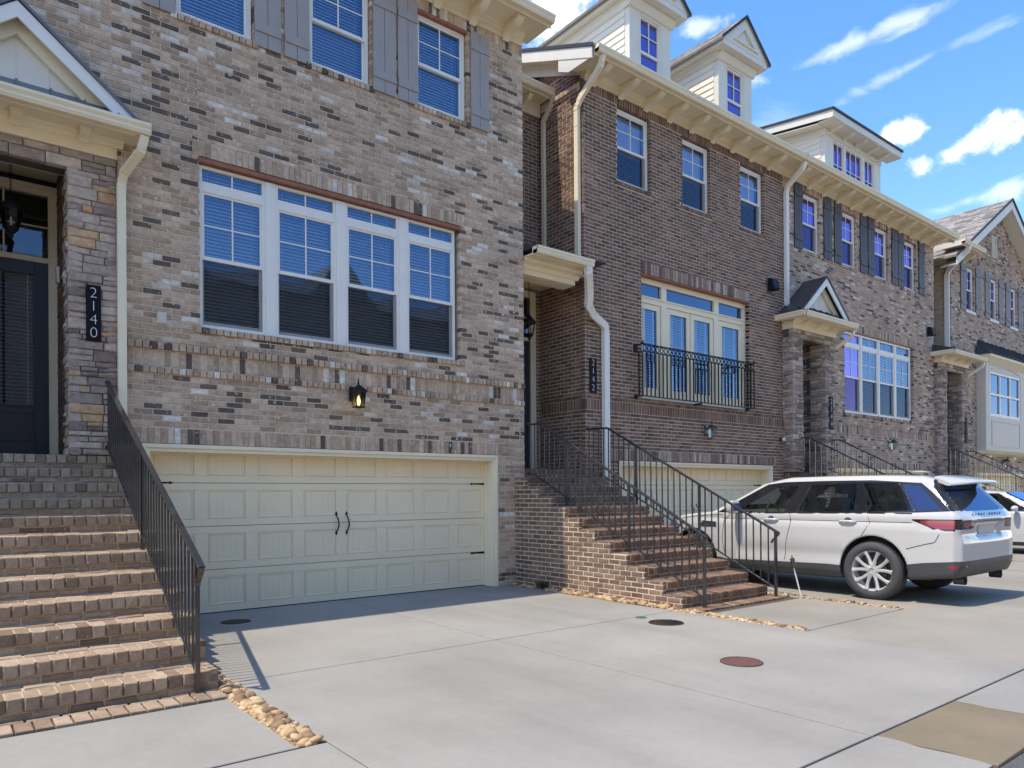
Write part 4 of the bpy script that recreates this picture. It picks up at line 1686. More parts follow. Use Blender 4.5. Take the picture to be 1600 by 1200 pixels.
# balcony rail
bal = tag(empty('balcony_rail', (12.1, 9.2, 3.25)), 'black iron juliet balcony rail with a band of rings across the french doors', 'balcony rail')
bx0, bx1, byf = -1.79, 1.80, -.09
mb = MB()
for zz, hh in ((.965, .022), (.835, .014)):
    mb.box(bx0, bx1, byf - .02, byf + .02, zz, zz + hh)
    for sx in (bx0, bx1):
        mb.box(sx - .012, sx + .012, byf + .02, .085, zz, zz + hh)
mb.build('top_rail', M['black'], bal)
mb = MB()
mb.box(bx0, bx1, byf - .012, byf + .012, 0, .018)
for sx in (bx0, bx1):
    mb.box(sx - .01, sx + .01, byf + .012, .085, 0, .018)
mb.build('bottom_rail', M['black'], bal)
bmesh_ = MB().box(-.010, .010, -.010, .010, .018, .835).mesh('baluster', M['black'])
nb = 31
for i in range(nb + 1):
    inst(bmesh_, 'baluster', bal, (bx0 + (bx1 - bx0) * i / nb, byf, 0))
for sx in (bx0, bx1):
    inst(bmesh_, 'baluster', bal, (sx, byf + .09, 0))
rg = MB()
pts = [(.046 * math.cos(t), 0, .05 * math.sin(t)) for t in np.linspace(0, 2 * math.pi, 15)]
rg.tube(pts, .009, 5, cap=False)
rme = rg.mesh('ring', M['black'])
nr_ = 30
for i in range(nr_):
    inst(rme, 'ring', bal, (bx0 + .06 + (bx1 - bx0 - .12) * i / (nr_ - 1), byf, .908))
for sx in (bx0, bx1):
    mb = MB()
    mb.box(sx - .05, sx + .05, .078, .098, .84, .99)
    mb.box(sx - .03, sx + .03, .06, .098, -.04, .04)
    mb.lathe([(.022, .98), (.03, 1.0), (.018, 1.03), (.004, 1.05)], (sx, byf, 0), 10)
    mb.build('wall_bracket', M['black'], bal)
mb = MB()
mb.box(-.03, .03, -.06, .098, -.03, .0)
mb.build('wall_bracket', M['black'], bal)

cornice(h2, XL + .02, XR - .002, Y2, 8.93, .50, [9.20, 9.92] + [9.92 + .69 * i for i in range(1, 8)], ends=(.24, 0), frieze=.15, bd=.45, bh=.21, bw=.13)
gutm = M['cream']
roof_slab(h2, 8.72, XR, 8.76, 9.07, 15.4, SL, M['roof'])
# rake board and boxed eave return on the recess side
mb = MB()
mb.prism([(8.80, 9.03), (15.0, 9.03 + 6.2 * SL), (15.0, 8.84 + 6.2 * SL), (8.80, 8.84)], 'x', 8.725, 8.755)
mb.prism([(8.82, 8.865), (8.82, 9.02), (9.66, 9.37), (9.66, 8.99), (9.40, 8.865)], 'x', 8.735, 8.76)
mb.build('rake', M['offwhite'], h2)
mb = MB()
mb.prism([(9.0, 8.98), (15.0, 8.98 + 6.0 * SL), (15.0, 8.96 + 6.0 * SL), (9.0, 8.96)], 'x', 8.756, XL - .002)
mb.build('soffit', M['greige'], h2)
mb = MB()
mb.prism([(9.3, 8.86), (9.3, 9.085), (15.0, 9.085 + 5.7 * SL), (15.0, 8.86 + 5.7 * SL)], 'x', XL - .025, XL - .001)
mb.build('frieze', M['greige'], h2)
# small eave over the recess
mb = MB()
mb.box(7.42, 8.96, 10.17, 10.45, 8.80, 8.82)
mb.box(7.42, 9.0, 10.14, 10.17, 8.79, 8.95)
mb.box(7.42, 8.97, 10.44, 10.49, 8.56, 8.80)
mb.build('soffit', M['cream'], h2)
gutter(h2, 7.42, 9.06, 10.14, 8.82)
inst(bracket_mesh(.22, .2, .08, M['cream']), 'bracket', h2, (8.55, 10.43, 8.79))
mb = MB()
mb.prism([(10.1, 8.95), (10.1, 8.98), (13.0, 10.2), (13.0, 10.1)], 'x', 7.42, 8.9)
mb.build('roof', M['roof'], h2)

# portico: beam, gutter and low roof
mb = MB()
mb.box(7.43, 8.66, 9.18, 9.23, 5.04, 5.26)
mb.box(8.63, 8.66, 9.231, 9.4, 5.04, 5.26)
mb.box(7.43, 8.66, 9.231, 9.5, 5.035, 5.05)
mb.prism([(9.179, 5.26), (9.04, 5.26), (9.06, 5.22), (9.13, 5.19), (9.15, 5.13), (9.179, 5.12)], 'x', 7.43, 8.72)
mb.box(7.43, 8.70, 8.86, 9.5, 5.261, 5.28)
mb.box(7.43, 8.70, 8.84, 8.86, 5.25, 5.37)
mb.box(7.43, 8.99, 9.45, 10.49, 5.29, 5.33)
mb.box(8.66, 8.99, 9.231, 9.5, 5.27, 5.29)
mb.build('portico_beam', M['cream'], h2)
gutter(h2, 7.43, 8.70, 8.84, 5.26)
mb = MB()
mb.prism([(8.74, 5.375), (8.74, 5.39), (10.49, 5.75), (10.49, 5.335), (9.5, 5.335)], 'x', 7.43, 8.99)
mb.build('portico_roof', M['roof_metal'], h2)
entry_door(h2, 7.75, 8.72, 1.88, 4.30, 5.12, 10.46)
# downspouts
downspout(h2, [(8.98, 10.06, 8.86), (8.98, 10.12, 8.68), (8.955, 10.33, 8.45), (8.955, 10.33, 8.3), (8.955, 10.33, 5.72)], w=.075, d=.06, ref=(0, 1, 0))
downspout(h2, [(8.92, 8.74, 8.92), (8.92, 8.78, 8.76), (8.94, 9.30, 8.44), (8.94, 9.40, 8.30), (8.94, 9.40, 5.62), (8.90, 9.36, 5.56)], w=.095, d=.07, ref=(0, 1, 0))
downspout(h2, [(8.60, 8.80, 5.30), (8.61, 8.80, 5.16), (8.80, 8.98, 4.98), (8.86, 9.04, 4.86), (8.90, 9.1, 4.72), (9.12, 9.20, 4.60), (9.44, 9.235, 4.46), (9.46, 9.24, 4.32), (9.46, 9.24, .1)], w=.125, d=.085, m_=M['white'])
downspout(h2, [(15.42, 8.76, 8.92), (15.42, 8.82, 8.78), (15.44, 9.2, 8.52), (15.44, 9.245, 8.4), (15.44, 9.245, 5.78), (15.53, 9.20, 5.72)], w=.11, d=.075, m_=M['white'])
garage_door(h2, 9.93, 14.81, 2.0, Y2 + .25)
garage_trim(h2, 9.84, 14.90, 2.045, Y2, Y2 + .249)


def gable_dormer(h, x0, x1, yf, ze, za, zr, depth=3.6, ov=.27):
    """dormer (> siding_board, window, roof, pediment ...). x0..x1 front, ze eave height, za apex"""
    d = empty('dormer', (0, 0, 0), h)
    xc = (x0 + x1) / 2
    y1 = yf + depth
    # cheeks of lapped boards
    bz, i = zr + .0, 0
    hb = .135
    n = int((ze - zr) / hb) + 1
    for side, x in (('l', x0), ('r', x1)):
        for i in range(n):
            z0 = ze - (i + 1) * hb
            ys = yf + .12
            ye_ = min(y1, 8.76 + (z0 + hb - 9.07) / SL + .1)
            if ye_ < ys + .05: continue
            mb = MB()
            s_ = -1 if side == 'l' else 1
            mb.prism([(x + s_ * .022, z0 - .012), (x + s_ * .004, z0 + hb), (x - s_ * .01, z0 + hb), (x - s_ * .01, z0 - .012)], 'y', ys, ye_)
            mb.build('siding_board', M['siding'], d)
    mb = MB()
    wx0, wx1 = x0 + (x1 - x0) * .26, x1 - (x1 - x0) * .26
    wz0, wz1 = ze - 1.50, ze - .18
    mb.box(x0 - .0, wx0, yf, yf + .12, zr, ze)
    mb.box(wx1, x1, yf, yf + .12, zr, ze)
    mb.box(wx0, wx1, yf, yf + .12, wz1, ze)
    mb.box(wx0, wx1, yf, yf + .12, zr, wz0)
    mb.box(x0 + .02, x1 - .02, yf + .4, y1, ze - .1, ze)
    for a in (wx0 - .04, wx1 + .04):
        mb.box(a - .004, a + .004, yf - .006, yf - .001, zr, ze)
    mb.build('dormer_front', M['offwhite'], d)
    # window set into it
    g = MB()
    frame_rect(g, wx0, wx1, wz0, wz1, yf + .025, yf + .10, .035)
    zm = (wz0 + wz1) / 2 - .02
    g.box(wx0 + .035, wx1 - .035, yf + .03, yf + .08, zm - .025, zm + .025)
    g.box(xc - .009, xc + .009, yf + .04, yf + .06, zm + .026, wz1 - .036)
    g.box(wx0 + .036, wx1 - .036, yf + .041, yf + .059, (zm + wz1) / 2 - .008, (zm + wz1) / 2 + .008)
    g.build('window_frame', M['white'], d)
    g = MB()
    g.face([(wx0, yf + .065, wz0), (wx1, yf + .065, wz0), (wx1, yf + .065, wz1), (wx0, yf + .065, wz1)])
    g.build('pane', M['glass_violet'], d)
    room(d, wx0 - .1, wx1 + .1, wz0 - .1, wz1 + .05, yf + .13, .5)
    # eave boxes and pediment
    o = .20
    mb = MB()
    for s_, x in ((-1, x0), (1, x1)):
        mb.prism([(x + s_ * .02, ze), (x + s_ * o, ze + .02), (x + s_ * o, ze + .15), (x - s_ * .0, ze + .15)], 'y', yf - ov + .006, y1)
        mb.prism([(x + s_ * .005, ze - .13), (x + s_ * .03, ze - .13), (x + s_ * .06, ze - .03), (x + s_ * .10, ze + .0), (x + s_ * .0, ze + .0)], 'y', yf - .05, y1)
    mb.prism([(yf - ov + .003, ze + .02), (yf - ov + .003, ze + .128), (yf, ze + .128), (yf, ze)], 'x', x0 - o - .002, x1 + o + .002)
    mb.prism([(yf - .12, ze + .0), (yf - .04, ze - .13), (yf - .001, ze - .15), (yf - .001, ze + .0)], 'x', x0 - .05, x1 + .05)
    mb.build('eave_box', M['offwhite'], d)
    w = (x1 - x0) / 2 + o
    zz = ze + .13
    mb = MB()
    # flat pediment with a sunk triangle
    A = [(xc - w, zz), (xc, za), (xc + w, zz)]
    k = .5
    cz = zz + (za - zz) * .33
    B = [(xc + (p[0] - xc) * k, cz + (p[1] - cz) * k) for p in A]
    vs = [(p[0], yf - ov, p[1]) for p in A + B] + [(p[0], yf - ov + .06, p[1]) for p in B]
    mb.raw(vs, [(0, 2, 5, 3), (2, 1, 4, 5), (1, 0, 3, 4), (3, 5, 8, 6), (5, 4, 7, 8), (4, 3, 6, 7), (6, 8, 7)])
    mb.prism([(yf - ov - .04, B[0][1] - .03), (yf - ov - .04, B[0][1]), (yf - ov + .01, B[0][1]), (yf - ov + .01, B[0][1] - .03)], 'x', B[0][0] - .03, B[2][0] + .03)
    mb.build('pediment', M['offwhite'], d)
    # roof
    mb = MB()
    t = .05
    for s_ in (-1, 1):
        e = (xc + s_ * (w + .06), zz - .05)
        mb.prism([e, (xc, za + .0), (xc, za + t), (e[0] + s_ * .01, e[1] + t)], 'y', yf - ov - .03, y1 + 1.0)
    mb.build('roof', M['roof'], d)
    mb = MB()
    for s_ in (-1, 1):
        e = (xc + s_ * (w + .06), zz - .05)
        mb.prism([(e[0] + s_ * .008, e[1] - .008), (xc, za - .008), (xc, za + t + .012), (e[0] + s_ * .02, e[1] + t + .008)], 'y', yf - ov - .05, yf - ov - .031)
    mb.build('drip_edge', M['drip'], d)
    # overlapping shingle courses on the slope in view
    sh = MB()
    s_ = -1
    e = Vector((xc + s_ * (w + .06), 0, zz - .05 + t))
    a = Vector((xc, 0, za + t))
    nrow = 8
    for r in range(nrow):
        p0, p1 = e.lerp(a, r / nrow), e.lerp(a, (r + 1) / nrow)
        y = yf - ov - .03
        while y < y1 + .5:
            L_ = random.uniform(.18, .36)
            lift = random.uniform(.006, .02)
            sh.raw([(p0.x, y, p0.z + lift), (p0.x, y + L_ - .008, p0.z + lift), (p1.x, y + L_ - .008, p1.z + .004), (p1.x, y, p1.z + .004), (p0.x, y, p0.z), (p0.x, y + L_ - .008, p0.z)],
                   [(0, 1, 2, 3), (4, 5, 1, 0), (0, 3, 4), (1, 5, 2)], random.random())
            y += L_
    o_ = sh.build('shingle', M['roof'], d)
    o_['kind'] = 'stuff'
    return d


gable_dormer(h2, 10.38, 11.58, 9.45, 10.88, 11.72, 9.15)
gable_dormer(h2, 13.17, 14.39, 9.45, 10.88, 11.72, 9.15)
rebase(h2, (12.2, 9.3, 0))

# ================================================================== house 3
h3 = tag(empty('townhouse'), 'mauve brick townhouse with black shutters, wide shed dormer and stone entry', 'townhouse', 'row of brick townhouses')
X3, X3R = 15.38, 23.6
win3 = (18.20, 22.18, 3.48, 5.60)
sill3 = (18.1, 22.3, 3.40, 3.48)
hd3 = (18.1, 22.3, 5.60, 5.80)
band3 = (17.3, X3R, 2.87, 3.205)
gar3 = (17.75, 22.75, 0, 2.05)
gs3 = (17.6, 22.9, 2.05, 2.25)
up3 = [(16.2, 17.02), (18.06, 18.86), (19.80, 20.64), (21.56, 22.38)]
uph3 = [(a, b, 7.25, 8.64) for a, b in up3]
ups3 = [(a - .05, b + .05, 7.16, 7.25) for a, b in up3]
ph3 = (15.30, 17.32, 0, 5.32)
top3 = (X3, X3R, 8.64, 8.83)
rects = [win3, sill3, hd3, band3, gar3, gs3, ph3, top3] + uph3 + ups3
cells = []
lay(cells, 'front', Y2, X3, X3R, .01, 2.87, rects)
lay(cells, 'front', Y2, X3, X3R, 3.205, 8.64, rects)
stand(cells, 'front', Y2, 17.32, X3R, 2.873, 2.94, w=.075, proud=.006)
stand(cells, 'front', Y2, 17.32, X3R, 2.94, 3.135, w=.075)
stand(cells, 'front', Y2, 17.32, X3R, 3.135, 3.205, w=.075, proud=.016)
stand(cells, 'front', Y2, gs3[0], gs3[1], 2.056, 2.25, w=.075, proud=.004)
stand(cells, 'front', Y2, hd3[0], hd3[1], 5.61, 5.80, w=.075, proud=.004)
stand(cells, 'front', Y2, sill3[0], sill3[1], sill3[2], sill3[3], w=.08, proud=.03)
stand(cells, 'front', Y2, X3, X3R, 8.645, 8.83, w=.0677)
for a, b, c, d in ups3:
    stand(cells, 'front', Y2, a, b, c, d, w=.075, proud=.02)
place_bricks(cells, h3, M['brick_mauve'], tint_mauve, 150)
wall_sheet(h3, 'front', Y2, X3 + .002, X3R - .008, 0, 8.83, [win3, gar3, ph3] + uph3, M['mortar'])
mb = MB()
mb.box(17.3, X3R - .01, 9.96, 20, 0, 8.8)
mb.box(X3 + .01, 17.3, 10.7, 20, 0, 8.8)
mb.box(X3 + .01, 17.3, 9.96, 10.7, 5.45, 8.8)
mb.box(X3R - .2, X3R - .009, 9.502, 9.96, 0, 8.8)
mb.prism([(9.4, 8.85), (15.4, 11.3), (20, 8.9)], 'x', X3R - .2, X3R - .02)
mb.build('party_wall', M['mortar_dark'], h3)
for i in range(4):
    a = 18.22 + i * .985
    dh_window(h3, a, a + .94, 3.49, 5.58, Y2 + .06, zm=4.42, transom=(5.20, 5.32), fw=.05, gl='glass_violet' if i < 1 else 'glass')
for i in range(1, 4):
    mb = MB()
    x = 18.22 + i * .985 - .045
    mb.box(x + .001, x + .044, Y2 + .05, Y2 + .17, 3.49, 5.58)
    mb.build('mullion', M['white'], h3)
for i, (a, b) in enumerate(up3):
    dh_window(h3, a + .01, b - .01, 7.26, 8.62, Y2 + .06, zm=7.93, blind=i in (0, 1), fw=.05, curtain=i in (2, 3), gl='glass_violet', tilt=.95)
for a, b in ((15.84, 16.19), (17.18, 17.55), (17.69, 18.05), (19.02, 19.38), (19.45, 19.80), (20.82, 21.18), (21.21, 21.55), (22.53, 22.92)):
    shutter(h3, a, b, 7.22, 8.76, Y2 - .004, M['shutter_dark'])
cornice(h3, X3, X3R - .002, Y2, 8.93, .50, [X3 + .38 + .69 * i for i in range(12)], ends=(0, .24), frieze=.15, bd=.45, bh=.21, bw=.13)
roof_slab(h3, X3 + .001, 23.84, 8.76, 9.07, 15.4, SL, M['roof'])
mb = MB()
mb.prism([(8.80, 9.03), (15.0, 9.03 + 6.2 * SL), (15.0, 8.84 + 6.2 * SL), (8.80, 8.84)], 'x', 23.81, 23.835)
mb.build('rake', M['offwhite'], h3)
porch(h3, 16.27, 9.04, 1.90, 13, M['stone_brown'], .03, half=.93, colw=.42, ydoor=10.5, zt=5.0, stoneback=True)
entry_door(h3, 15.83, 16.71, 1.90, 4.24, 5.05, 10.52)
porch_cornice(h3, 16.27, .94, 9.04, 5.285, 1.18, 8.68)
pent_gable(h3, 16.27, Y2, 8.66, 5.54, 1.18, 6.42, M['roof_metal'])
downspout(h3, [(17.38, 8.64, 5.34), (17.38, 8.68, 5.2), (17.27, 9.0, 4.98), (17.25, 9.24, 4.85)], w=.07, d=.05)
garage_door(h3, 17.84, 22.66, 2.0, Y2 + .25)
garage_trim(h3, 17.75, 22.75, 2.045, Y2, Y2 + .249)
# shed dormer with three lights
dm = empty('dormer', (0, 0, 0), h3)
dx0, dx1, dy, dz = 17.58, 20.55, 9.45, 10.62
mb = MB()
wins = [(18.0, 18.54), (18.64, 19.52), (19.64, 20.17)]
w0, w1 = 9.30, 10.42
mb.box(dx0, wins[0][0], dy, dy + .12, 9.1, dz)
mb.box(wins[-1][1], dx1, dy, dy + .12, 9.1, dz)
for (a, b), (c, d) in zip(wins[:-1], wins[1:]):
    mb.box(b, c, dy, dy + .12, w0, w1)
mb.box(wins[0][0], wins[-1][1], dy, dy + .12, w1, dz)
mb.box(wins[0][0], wins[-1][1], dy, dy + .12, 9.1, w0)
mb.build('dormer_front', M['offwhite'], dm)
for i, (a, b) in enumerate(wins):
    g = MB()
    frame_rect(g, a, b, w0, w1, dy + .02, dy + .09, .03)
    n = 3 if i == 1 else 2
    for k in range(1, n):
        x = a + (b - a) * k / n
        g.box(x - .009, x + .009, dy + .03, dy + .05, w0 + .03, w1 - .03)
    for zz in ((w0 + w1) / 2,):
        g.box(a + .031, b - .031, dy + .031, dy + .049, zz - .009, zz + .009)
    g.build('window_frame', M['white'], dm)
    g = MB()
    g.face([(a, dy + .06, w0), (b, dy + .06, w0), (b, dy + .06, w1), (a, dy + .06, w1)])
    g.build('pane', M['glass_violet'], dm)
room(dm, wins[0][0] - .1, wins[-1][1] + .1, w0 - .1, w1 + .1, dy + .13, .5)
ds = .145       # pitch of the shed
for i in range(11):
    for x, s_ in ((dx0, -1), (dx1, 1)):
        z0 = 10.45 + .12 - (i + 1) * .13 + .13
        ye_ = 8.76 + (z0 - 9.07) / SL + .6
        if ye_ < dy + .2: continue
        b_ = MB()
        b_.prism([(x + s_ * .022, z0 - .14), (x + s_ * .004, z0), (x - s_ * .01, z0), (x - s_ * .01, z0 - .14)], 'y', dy + .12, min(ye_, 13.4))
        b_.build('siding_board', M['siding'], dm)
mb = MB()
ye0 = dy - .40
zt0 = 10.86
mb.prism([(ye0, zt0), (14.0, zt0 + (14.0 - ye0) * ds), (14.0, zt0 + (14.0 - ye0) * ds - .04), (ye0, zt0 - .04)], 'x', dx0 - .36, dx1 + .42)
mb.build('roof', M['roof'], dm)
mb = MB()
mb.prism([(ye0 - .015, zt0 + .01), (14.0, zt0 + .01 + (14.0 - ye0) * ds), (14.0, zt0 - .035 + (14.0 - ye0) * ds), (ye0 - .015, zt0 - .045)], 'x', dx0 - .385, dx0 - .361)
mb.box(dx0 - .385, dx1 + .44, ye0 - .03, ye0 - .001, zt0 - .045, zt0 + .01)
mb.build('drip_edge', M['drip'], dm)
mb = MB()
mb.prism([(ye0 + .02, zt0 - .041), (14.0, zt0 - .041 + (13.98 - ye0) * ds), (14.0, zt0 - .22 + (13.98 - ye0) * ds), (ye0 + .02, zt0 - .22)], 'x', dx0 - .355, dx0 - .325)
mb.box(dx0 - .355, dx1 + .40, ye0, ye0 + .019, zt0 - .21, zt0 - .041)
mb.box(dx0 - .32, dx1 + .38, ye0 + .02, dy, zt0 - .22, zt0 - .20)
mb.prism([(dy, zt0 - .22), (14.0, zt0 - .22 + (14 - dy) * ds), (14.0, zt0 - .24 + (14 - dy) * ds), (dy, zt0 - .24)], 'x', dx0 - .324, dx0 - .001)
mb.prism([(dy - .02, zt0 - .245), (14.0, zt0 - .245 + (14 - dy) * ds), (14.0, zt0 - .42 + (14 - dy) * ds), (dy - .02, zt0 - .42)], 'x', dx0 - .025, dx0 - .001)
mb.box(dx0 - .02, dx1 + .02, dy - .025, dy - .001, zt0 - .38, zt0 - .221)
mb.build('eave_box', M['offwhite'], dm)
bme = bracket_mesh(.30, .13, .09, M['offwhite'])
for i in range(5):
    inst(bme, 'bracket', dm, (dx0 + .22 + i * .64, dy - .026, zt0 - .221))
rebase(h3, (19.5, 9.3, 0))

# ================================================================== house 4
h4 = tag(empty('townhouse'), 'far brick townhouse with a front gable, a boxed bay and a stone entry', 'townhouse', 'row of brick townhouses')
X4, X4R = 24.9, 33.6
ga, gz, gs = 28.95, 11.40, .60        # gable apex x, z and slope
up4 = [(26.05, 26.75), (28.10, 28.80), (30.0, 30.70), (31.9, 32.6)]
uph4 = [(a, b, 7.30, 8.72) for a, b in up4]
bay_h = (27.2, 31.4, 2.9, 5.7)
gar4 = (26.9, 31.9, 0, 2.05)
ph4 = (23.5, 25.66, 0, 5.45)
vent = (28.33, 28.72, 9.45, 10.2)
rects = [bay_h, gar4, ph4, vent] + uph4
rk = [(ga + s_ * (i * .25), ga + s_ * ((i + 1) * .25), gz - .22 - (i + 1) * .25 * gs, 99) for s_ in (1,) for i in range(24)]
rk += [(ga - (i + 1) * .25, ga - i * .25, gz - .22 - (i + 1) * .25 * gs, 99) for i in range(24)]
cells = []
lay(cells, 'front', Y2, X4, X4R, .01, 11.3, rects + rk)
place_bricks(cells, h4, M['brick_mauve'], tint_mauve, 0)
mb = MB()
zcut = gz - .2
us = sorted({X4 + .008, X4R, *[x for r_ in rects for x in r_[:2] if X4 < x < X4R], ga})
wall_sheet(h4, 'front', Y2, X4 + .008, X4R, 0, 8.8, [r_ for r_ in rects if r_[3] < 9], M['mortar'])
mb.prism([(X4 + .01, 8.80), (X4R, 8.80), (ga, gz - .22 - 0.0)], 'y', Y2 + .009, Y2 + .3)
mb.build('gable_wall', M['mortar'], h4)
cells = []
lay(cells, 'left', X4, Y2 + .092, 10.5, 5.75, 8.6, [], depth=.05)
place_bricks(cells, h4, M['brick_mauve'], lambda u, z: random.uniform(.5, .9), 0)
wall_sheet(h4, 'left', X4, Y2 + .21, 10.6, 5.7, 8.8, [], M['mortar'], back=.1)
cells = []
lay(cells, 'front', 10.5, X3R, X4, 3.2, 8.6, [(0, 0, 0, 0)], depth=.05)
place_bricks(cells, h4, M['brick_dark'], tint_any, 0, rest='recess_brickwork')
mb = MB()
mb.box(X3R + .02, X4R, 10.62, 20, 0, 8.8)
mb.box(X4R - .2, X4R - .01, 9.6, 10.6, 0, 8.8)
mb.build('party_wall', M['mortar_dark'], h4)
for i, (a, b) in enumerate(up4):
    dh_window(h4, a + .01, b - .01, 7.31, 8.70, Y2 + .06, zm=8.0, blind=False, curtain=True, fw=.05, gl='glass_violet')
    shutter(h4, a - .47, a - .03, 7.25, 8.80, Y2 - .004, M['shutter_brown'])
    shutter(h4, b + .06, b + .50, 7.25, 8.80, Y2 - .004, M['shutter_brown'])
    mb = MB()
    mb.box(a - .05, b + .05, Y2 - .03, Y2 + .06, 7.21, 7.30)
    mb.build('sill', M['offwhite'], h4)
# louvred vent
mb = MB()
frame_rect(mb, vent[0], vent[1], vent[2], vent[3], Y2 - .01, Y2 + .08, .05)
for i in range(8):
    z = vent[2] + .07 + i * .08
    mb.prism([(Y2 + .0, z), (Y2 + .06, z + .05), (Y2 + .06, z + .062), (Y2 + .0, z + .012)], 'x', vent[0] + .05, vent[1] - .05)
mb.build('louvre_vent', M['greige'], h4)
# gable roof with its ridge running back
mb = MB()
rk_ov = Y2 - .42
for s_ in (-1, 1):
    e = (ga + s_ * 4.75, gz - 4.75 * gs)
    mb.prism([e, (ga, gz), (ga, gz + .06), (e[0], e[1] + .06)], 'y', rk_ov, 20)
mb.build('roof', M['roof'], h4)
mb = MB()
for s_ in (-1, 1):
    e = (ga + s_ * 4.75, gz - 4.75 * gs)
    mb.prism([(e[0], e[1] - .0), (ga, gz - .0), (ga, gz + .085), (e[0], e[1] + .085)], 'y', rk_ov - .03, rk_ov - .001)
mb.build('drip_edge', M['drip'], h4)
mb = MB()
for s_ in (-1, 1):
    e = (ga + s_ * 4.70, gz - .02 - 4.70 * gs)
    mb.prism([e, (ga, gz - .02), (ga, gz - .30), (e[0], e[1] - .26)], 'y', rk_ov + .001, rk_ov + .04)
    mb.prism([(e[0], e[1] - .22), (ga, gz - .25), (ga, gz - .28), (e[0], e[1] - .25)], 'y', rk_ov + .041, Y2 + .05)
mb.build('rake', M['offwhite'], h4)
sh = MB()
e, a = Vector((ga - 4.75, 0, gz - 4.75 * gs + .06)), Vector((ga, 0, gz + .06))
for r in range(40):
    p0, p1 = e.lerp(a, r / 40), e.lerp(a, (r + 1) / 40)
    y = rk_ov + random.uniform(0, .1)
    while y < 18:
        L_ = random.uniform(.18, .40)
        lift = random.uniform(.010, .022)
        sh.raw([(p0.x, y, p0.z + lift), (p0.x, y + L_ - .01, p0.z + lift), (p1.x, y + L_ - .01, p1.z + .004), (p1.x, y, p1.z + .004), (p0.x, y, p0.z), (p0.x, y + L_ - .01, p0.z)],
               [(0, 1, 2, 3), (4, 5, 1, 0)], random.random())
        y += L_
o = sh.build('shingle', M['roof'], h4)
o['kind'] = 'stuff'
mb = MB()
mb.box(24.35, 25.9, 8.80, Y2 + .1, 8.93, 8.95)
mb.box(24.33, 25.92, 8.78, 8.80, 8.90, 9.05)
mb.box(24.33, 24.36, 8.801, 10.4, 8.90, 9.05)
mb.box(24.9, 25.9, Y2 - .03, Y2 - .001, 8.75, 8.93)
mb.box(24.87, 24.899, Y2 - .03, 10.5, 8.62, 8.93)
mb.build('soffit', M['offwhite'], h4)
gutter(h4, 24.30, 25.95, 8.78, 8.93)
bme = bracket_mesh(.36, .22, .10, M['cream'])
for x in (24.98, 25.75):
    inst(bme, 'bracket', h4, (x, Y2 - .031, 8.929))
downspout(h4, [(24.75, 8.74, 8.94), (24.75, 8.80, 8.78), (24.83, 9.34, 8.36), (24.84, 9.40, 8.2), (24.84, 9.40, 5.75)], w=.13, d=.09, m_=M['white'], ref=(0, 1, 0))
# entry
porch(h4, 24.63, 9.12, 1.90, 23, M['stone_brown'], .03, half=1.01, colw=.44, ydoor=10.4, zt=5.12, individual=False, stoneback=True)
entry_door(h4, 24.2, 25.06, 1.90, 4.24, 5.05, 10.42)
porch_cornice(h4, 24.63, 1.02, 9.12, 5.41, 1.25, 8.76)
mb = MB()
mb.prism([(8.68, 5.66), (9.29, 5.85), (9.29, 5.62), (8.68, 5.64)], 'x', 23.45, 25.85)
mb.build('porch_roof', M['roof_metal'], h4)
downspout(h4, [(25.82, 8.72, 5.48), (25.82, 8.76, 5.34), (25.72, 9.1, 5.12), (25.70, 9.26, 5.0)], w=.08, d=.06, m_=M['white'])
# boxed bay
bay = empty('bay_window', (0, 0, 0), h4)
bx0_, bx1_, by = 26.86, 31.7, 9.02
mb = MB()
mb.box(bx0_, 27.24, by, Y2 - .001, 2.78, 5.72)
mb.box(30.1, bx1_, by, Y2 - .001, 2.78, 5.72)
mb.box(27.24, 30.1, by, Y2 - .001, 2.78, 3.92)
mb.box(27.24, 30.1, by, Y2 - .001, 5.42, 5.72)
frame_rect(mb, 27.35, 30.0, 2.92, 3.80, by - .015, by - .001, .05)
mb.build('bay_panel', M['greige'], bay)
mb = MB()
frame_rect(mb, 27.24, 30.1, 3.92, 5.42, by + .02, by + .10, .09)
for x in (28.19, 29.14):
    mb.box(x - .035, x + .035, by + .021, by + .09, 4.01, 5.33)
mb.box(27.33, 30.01, by + .022, by + .089, 4.62, 4.69)
mb.build('window_frame', M['white'], bay)
g = MB()
g.face([(27.3, by + .06, 4.0), (30.05, by + .06, 4.0), (30.05, by + .06, 5.35), (27.3, by + .06, 5.35)])
g.build('pane', M['glass'], bay)
room(bay, 27.25, 30.09, 3.9, 5.42, by + .11, .17)
arch_ = MB()
pts = [(27.35 + (30.0 - 27.35) * i / 12, by - .012, 5.48 + .12 * math.sin(math.pi * i / 12)) for i in range(13)]
arch_.tube(pts, 0, flat=(.02, .02, (0, 1, 0)))
arch_.build('arch_trim', M['greige'], bay)
mb = MB()
mb.prism([(by - .001, 5.60), (by - .20, 5.82), (by - .20, 5.90), (Y2 - .01, 5.90), (Y2 - .01, 5.721), (by - .001, 5.721)], 'x', bx0_ - .15, bx1_ + .15)
mb.build('bay_cornice', M['cream'], bay)
mb = MB()
mb.raw([(bx0_ - .2, by - .25, 5.905), (bx1_ + .2, by - .25, 5.905), (bx1_ - .15, Y2 - .02, 6.42), (bx0_ + .15, Y2 - .02, 6.42), (bx0_ - .2, Y2 - .02, 5.905), (bx1_ + .2, Y2 - .02, 5.905)], [(0, 1, 2, 3), (0, 3, 4), (1, 5, 2)])
for i in range(13):
    x = bx0_ + .1 + i * (bx1_ - bx0_ - .2) / 12
    mb.tube([(x, by - .25, 5.92), (x, Y2 - .02, 6.44)], 0, flat=(.03, .04))
mb.build('bay_roof', M['roof_metal'], bay)
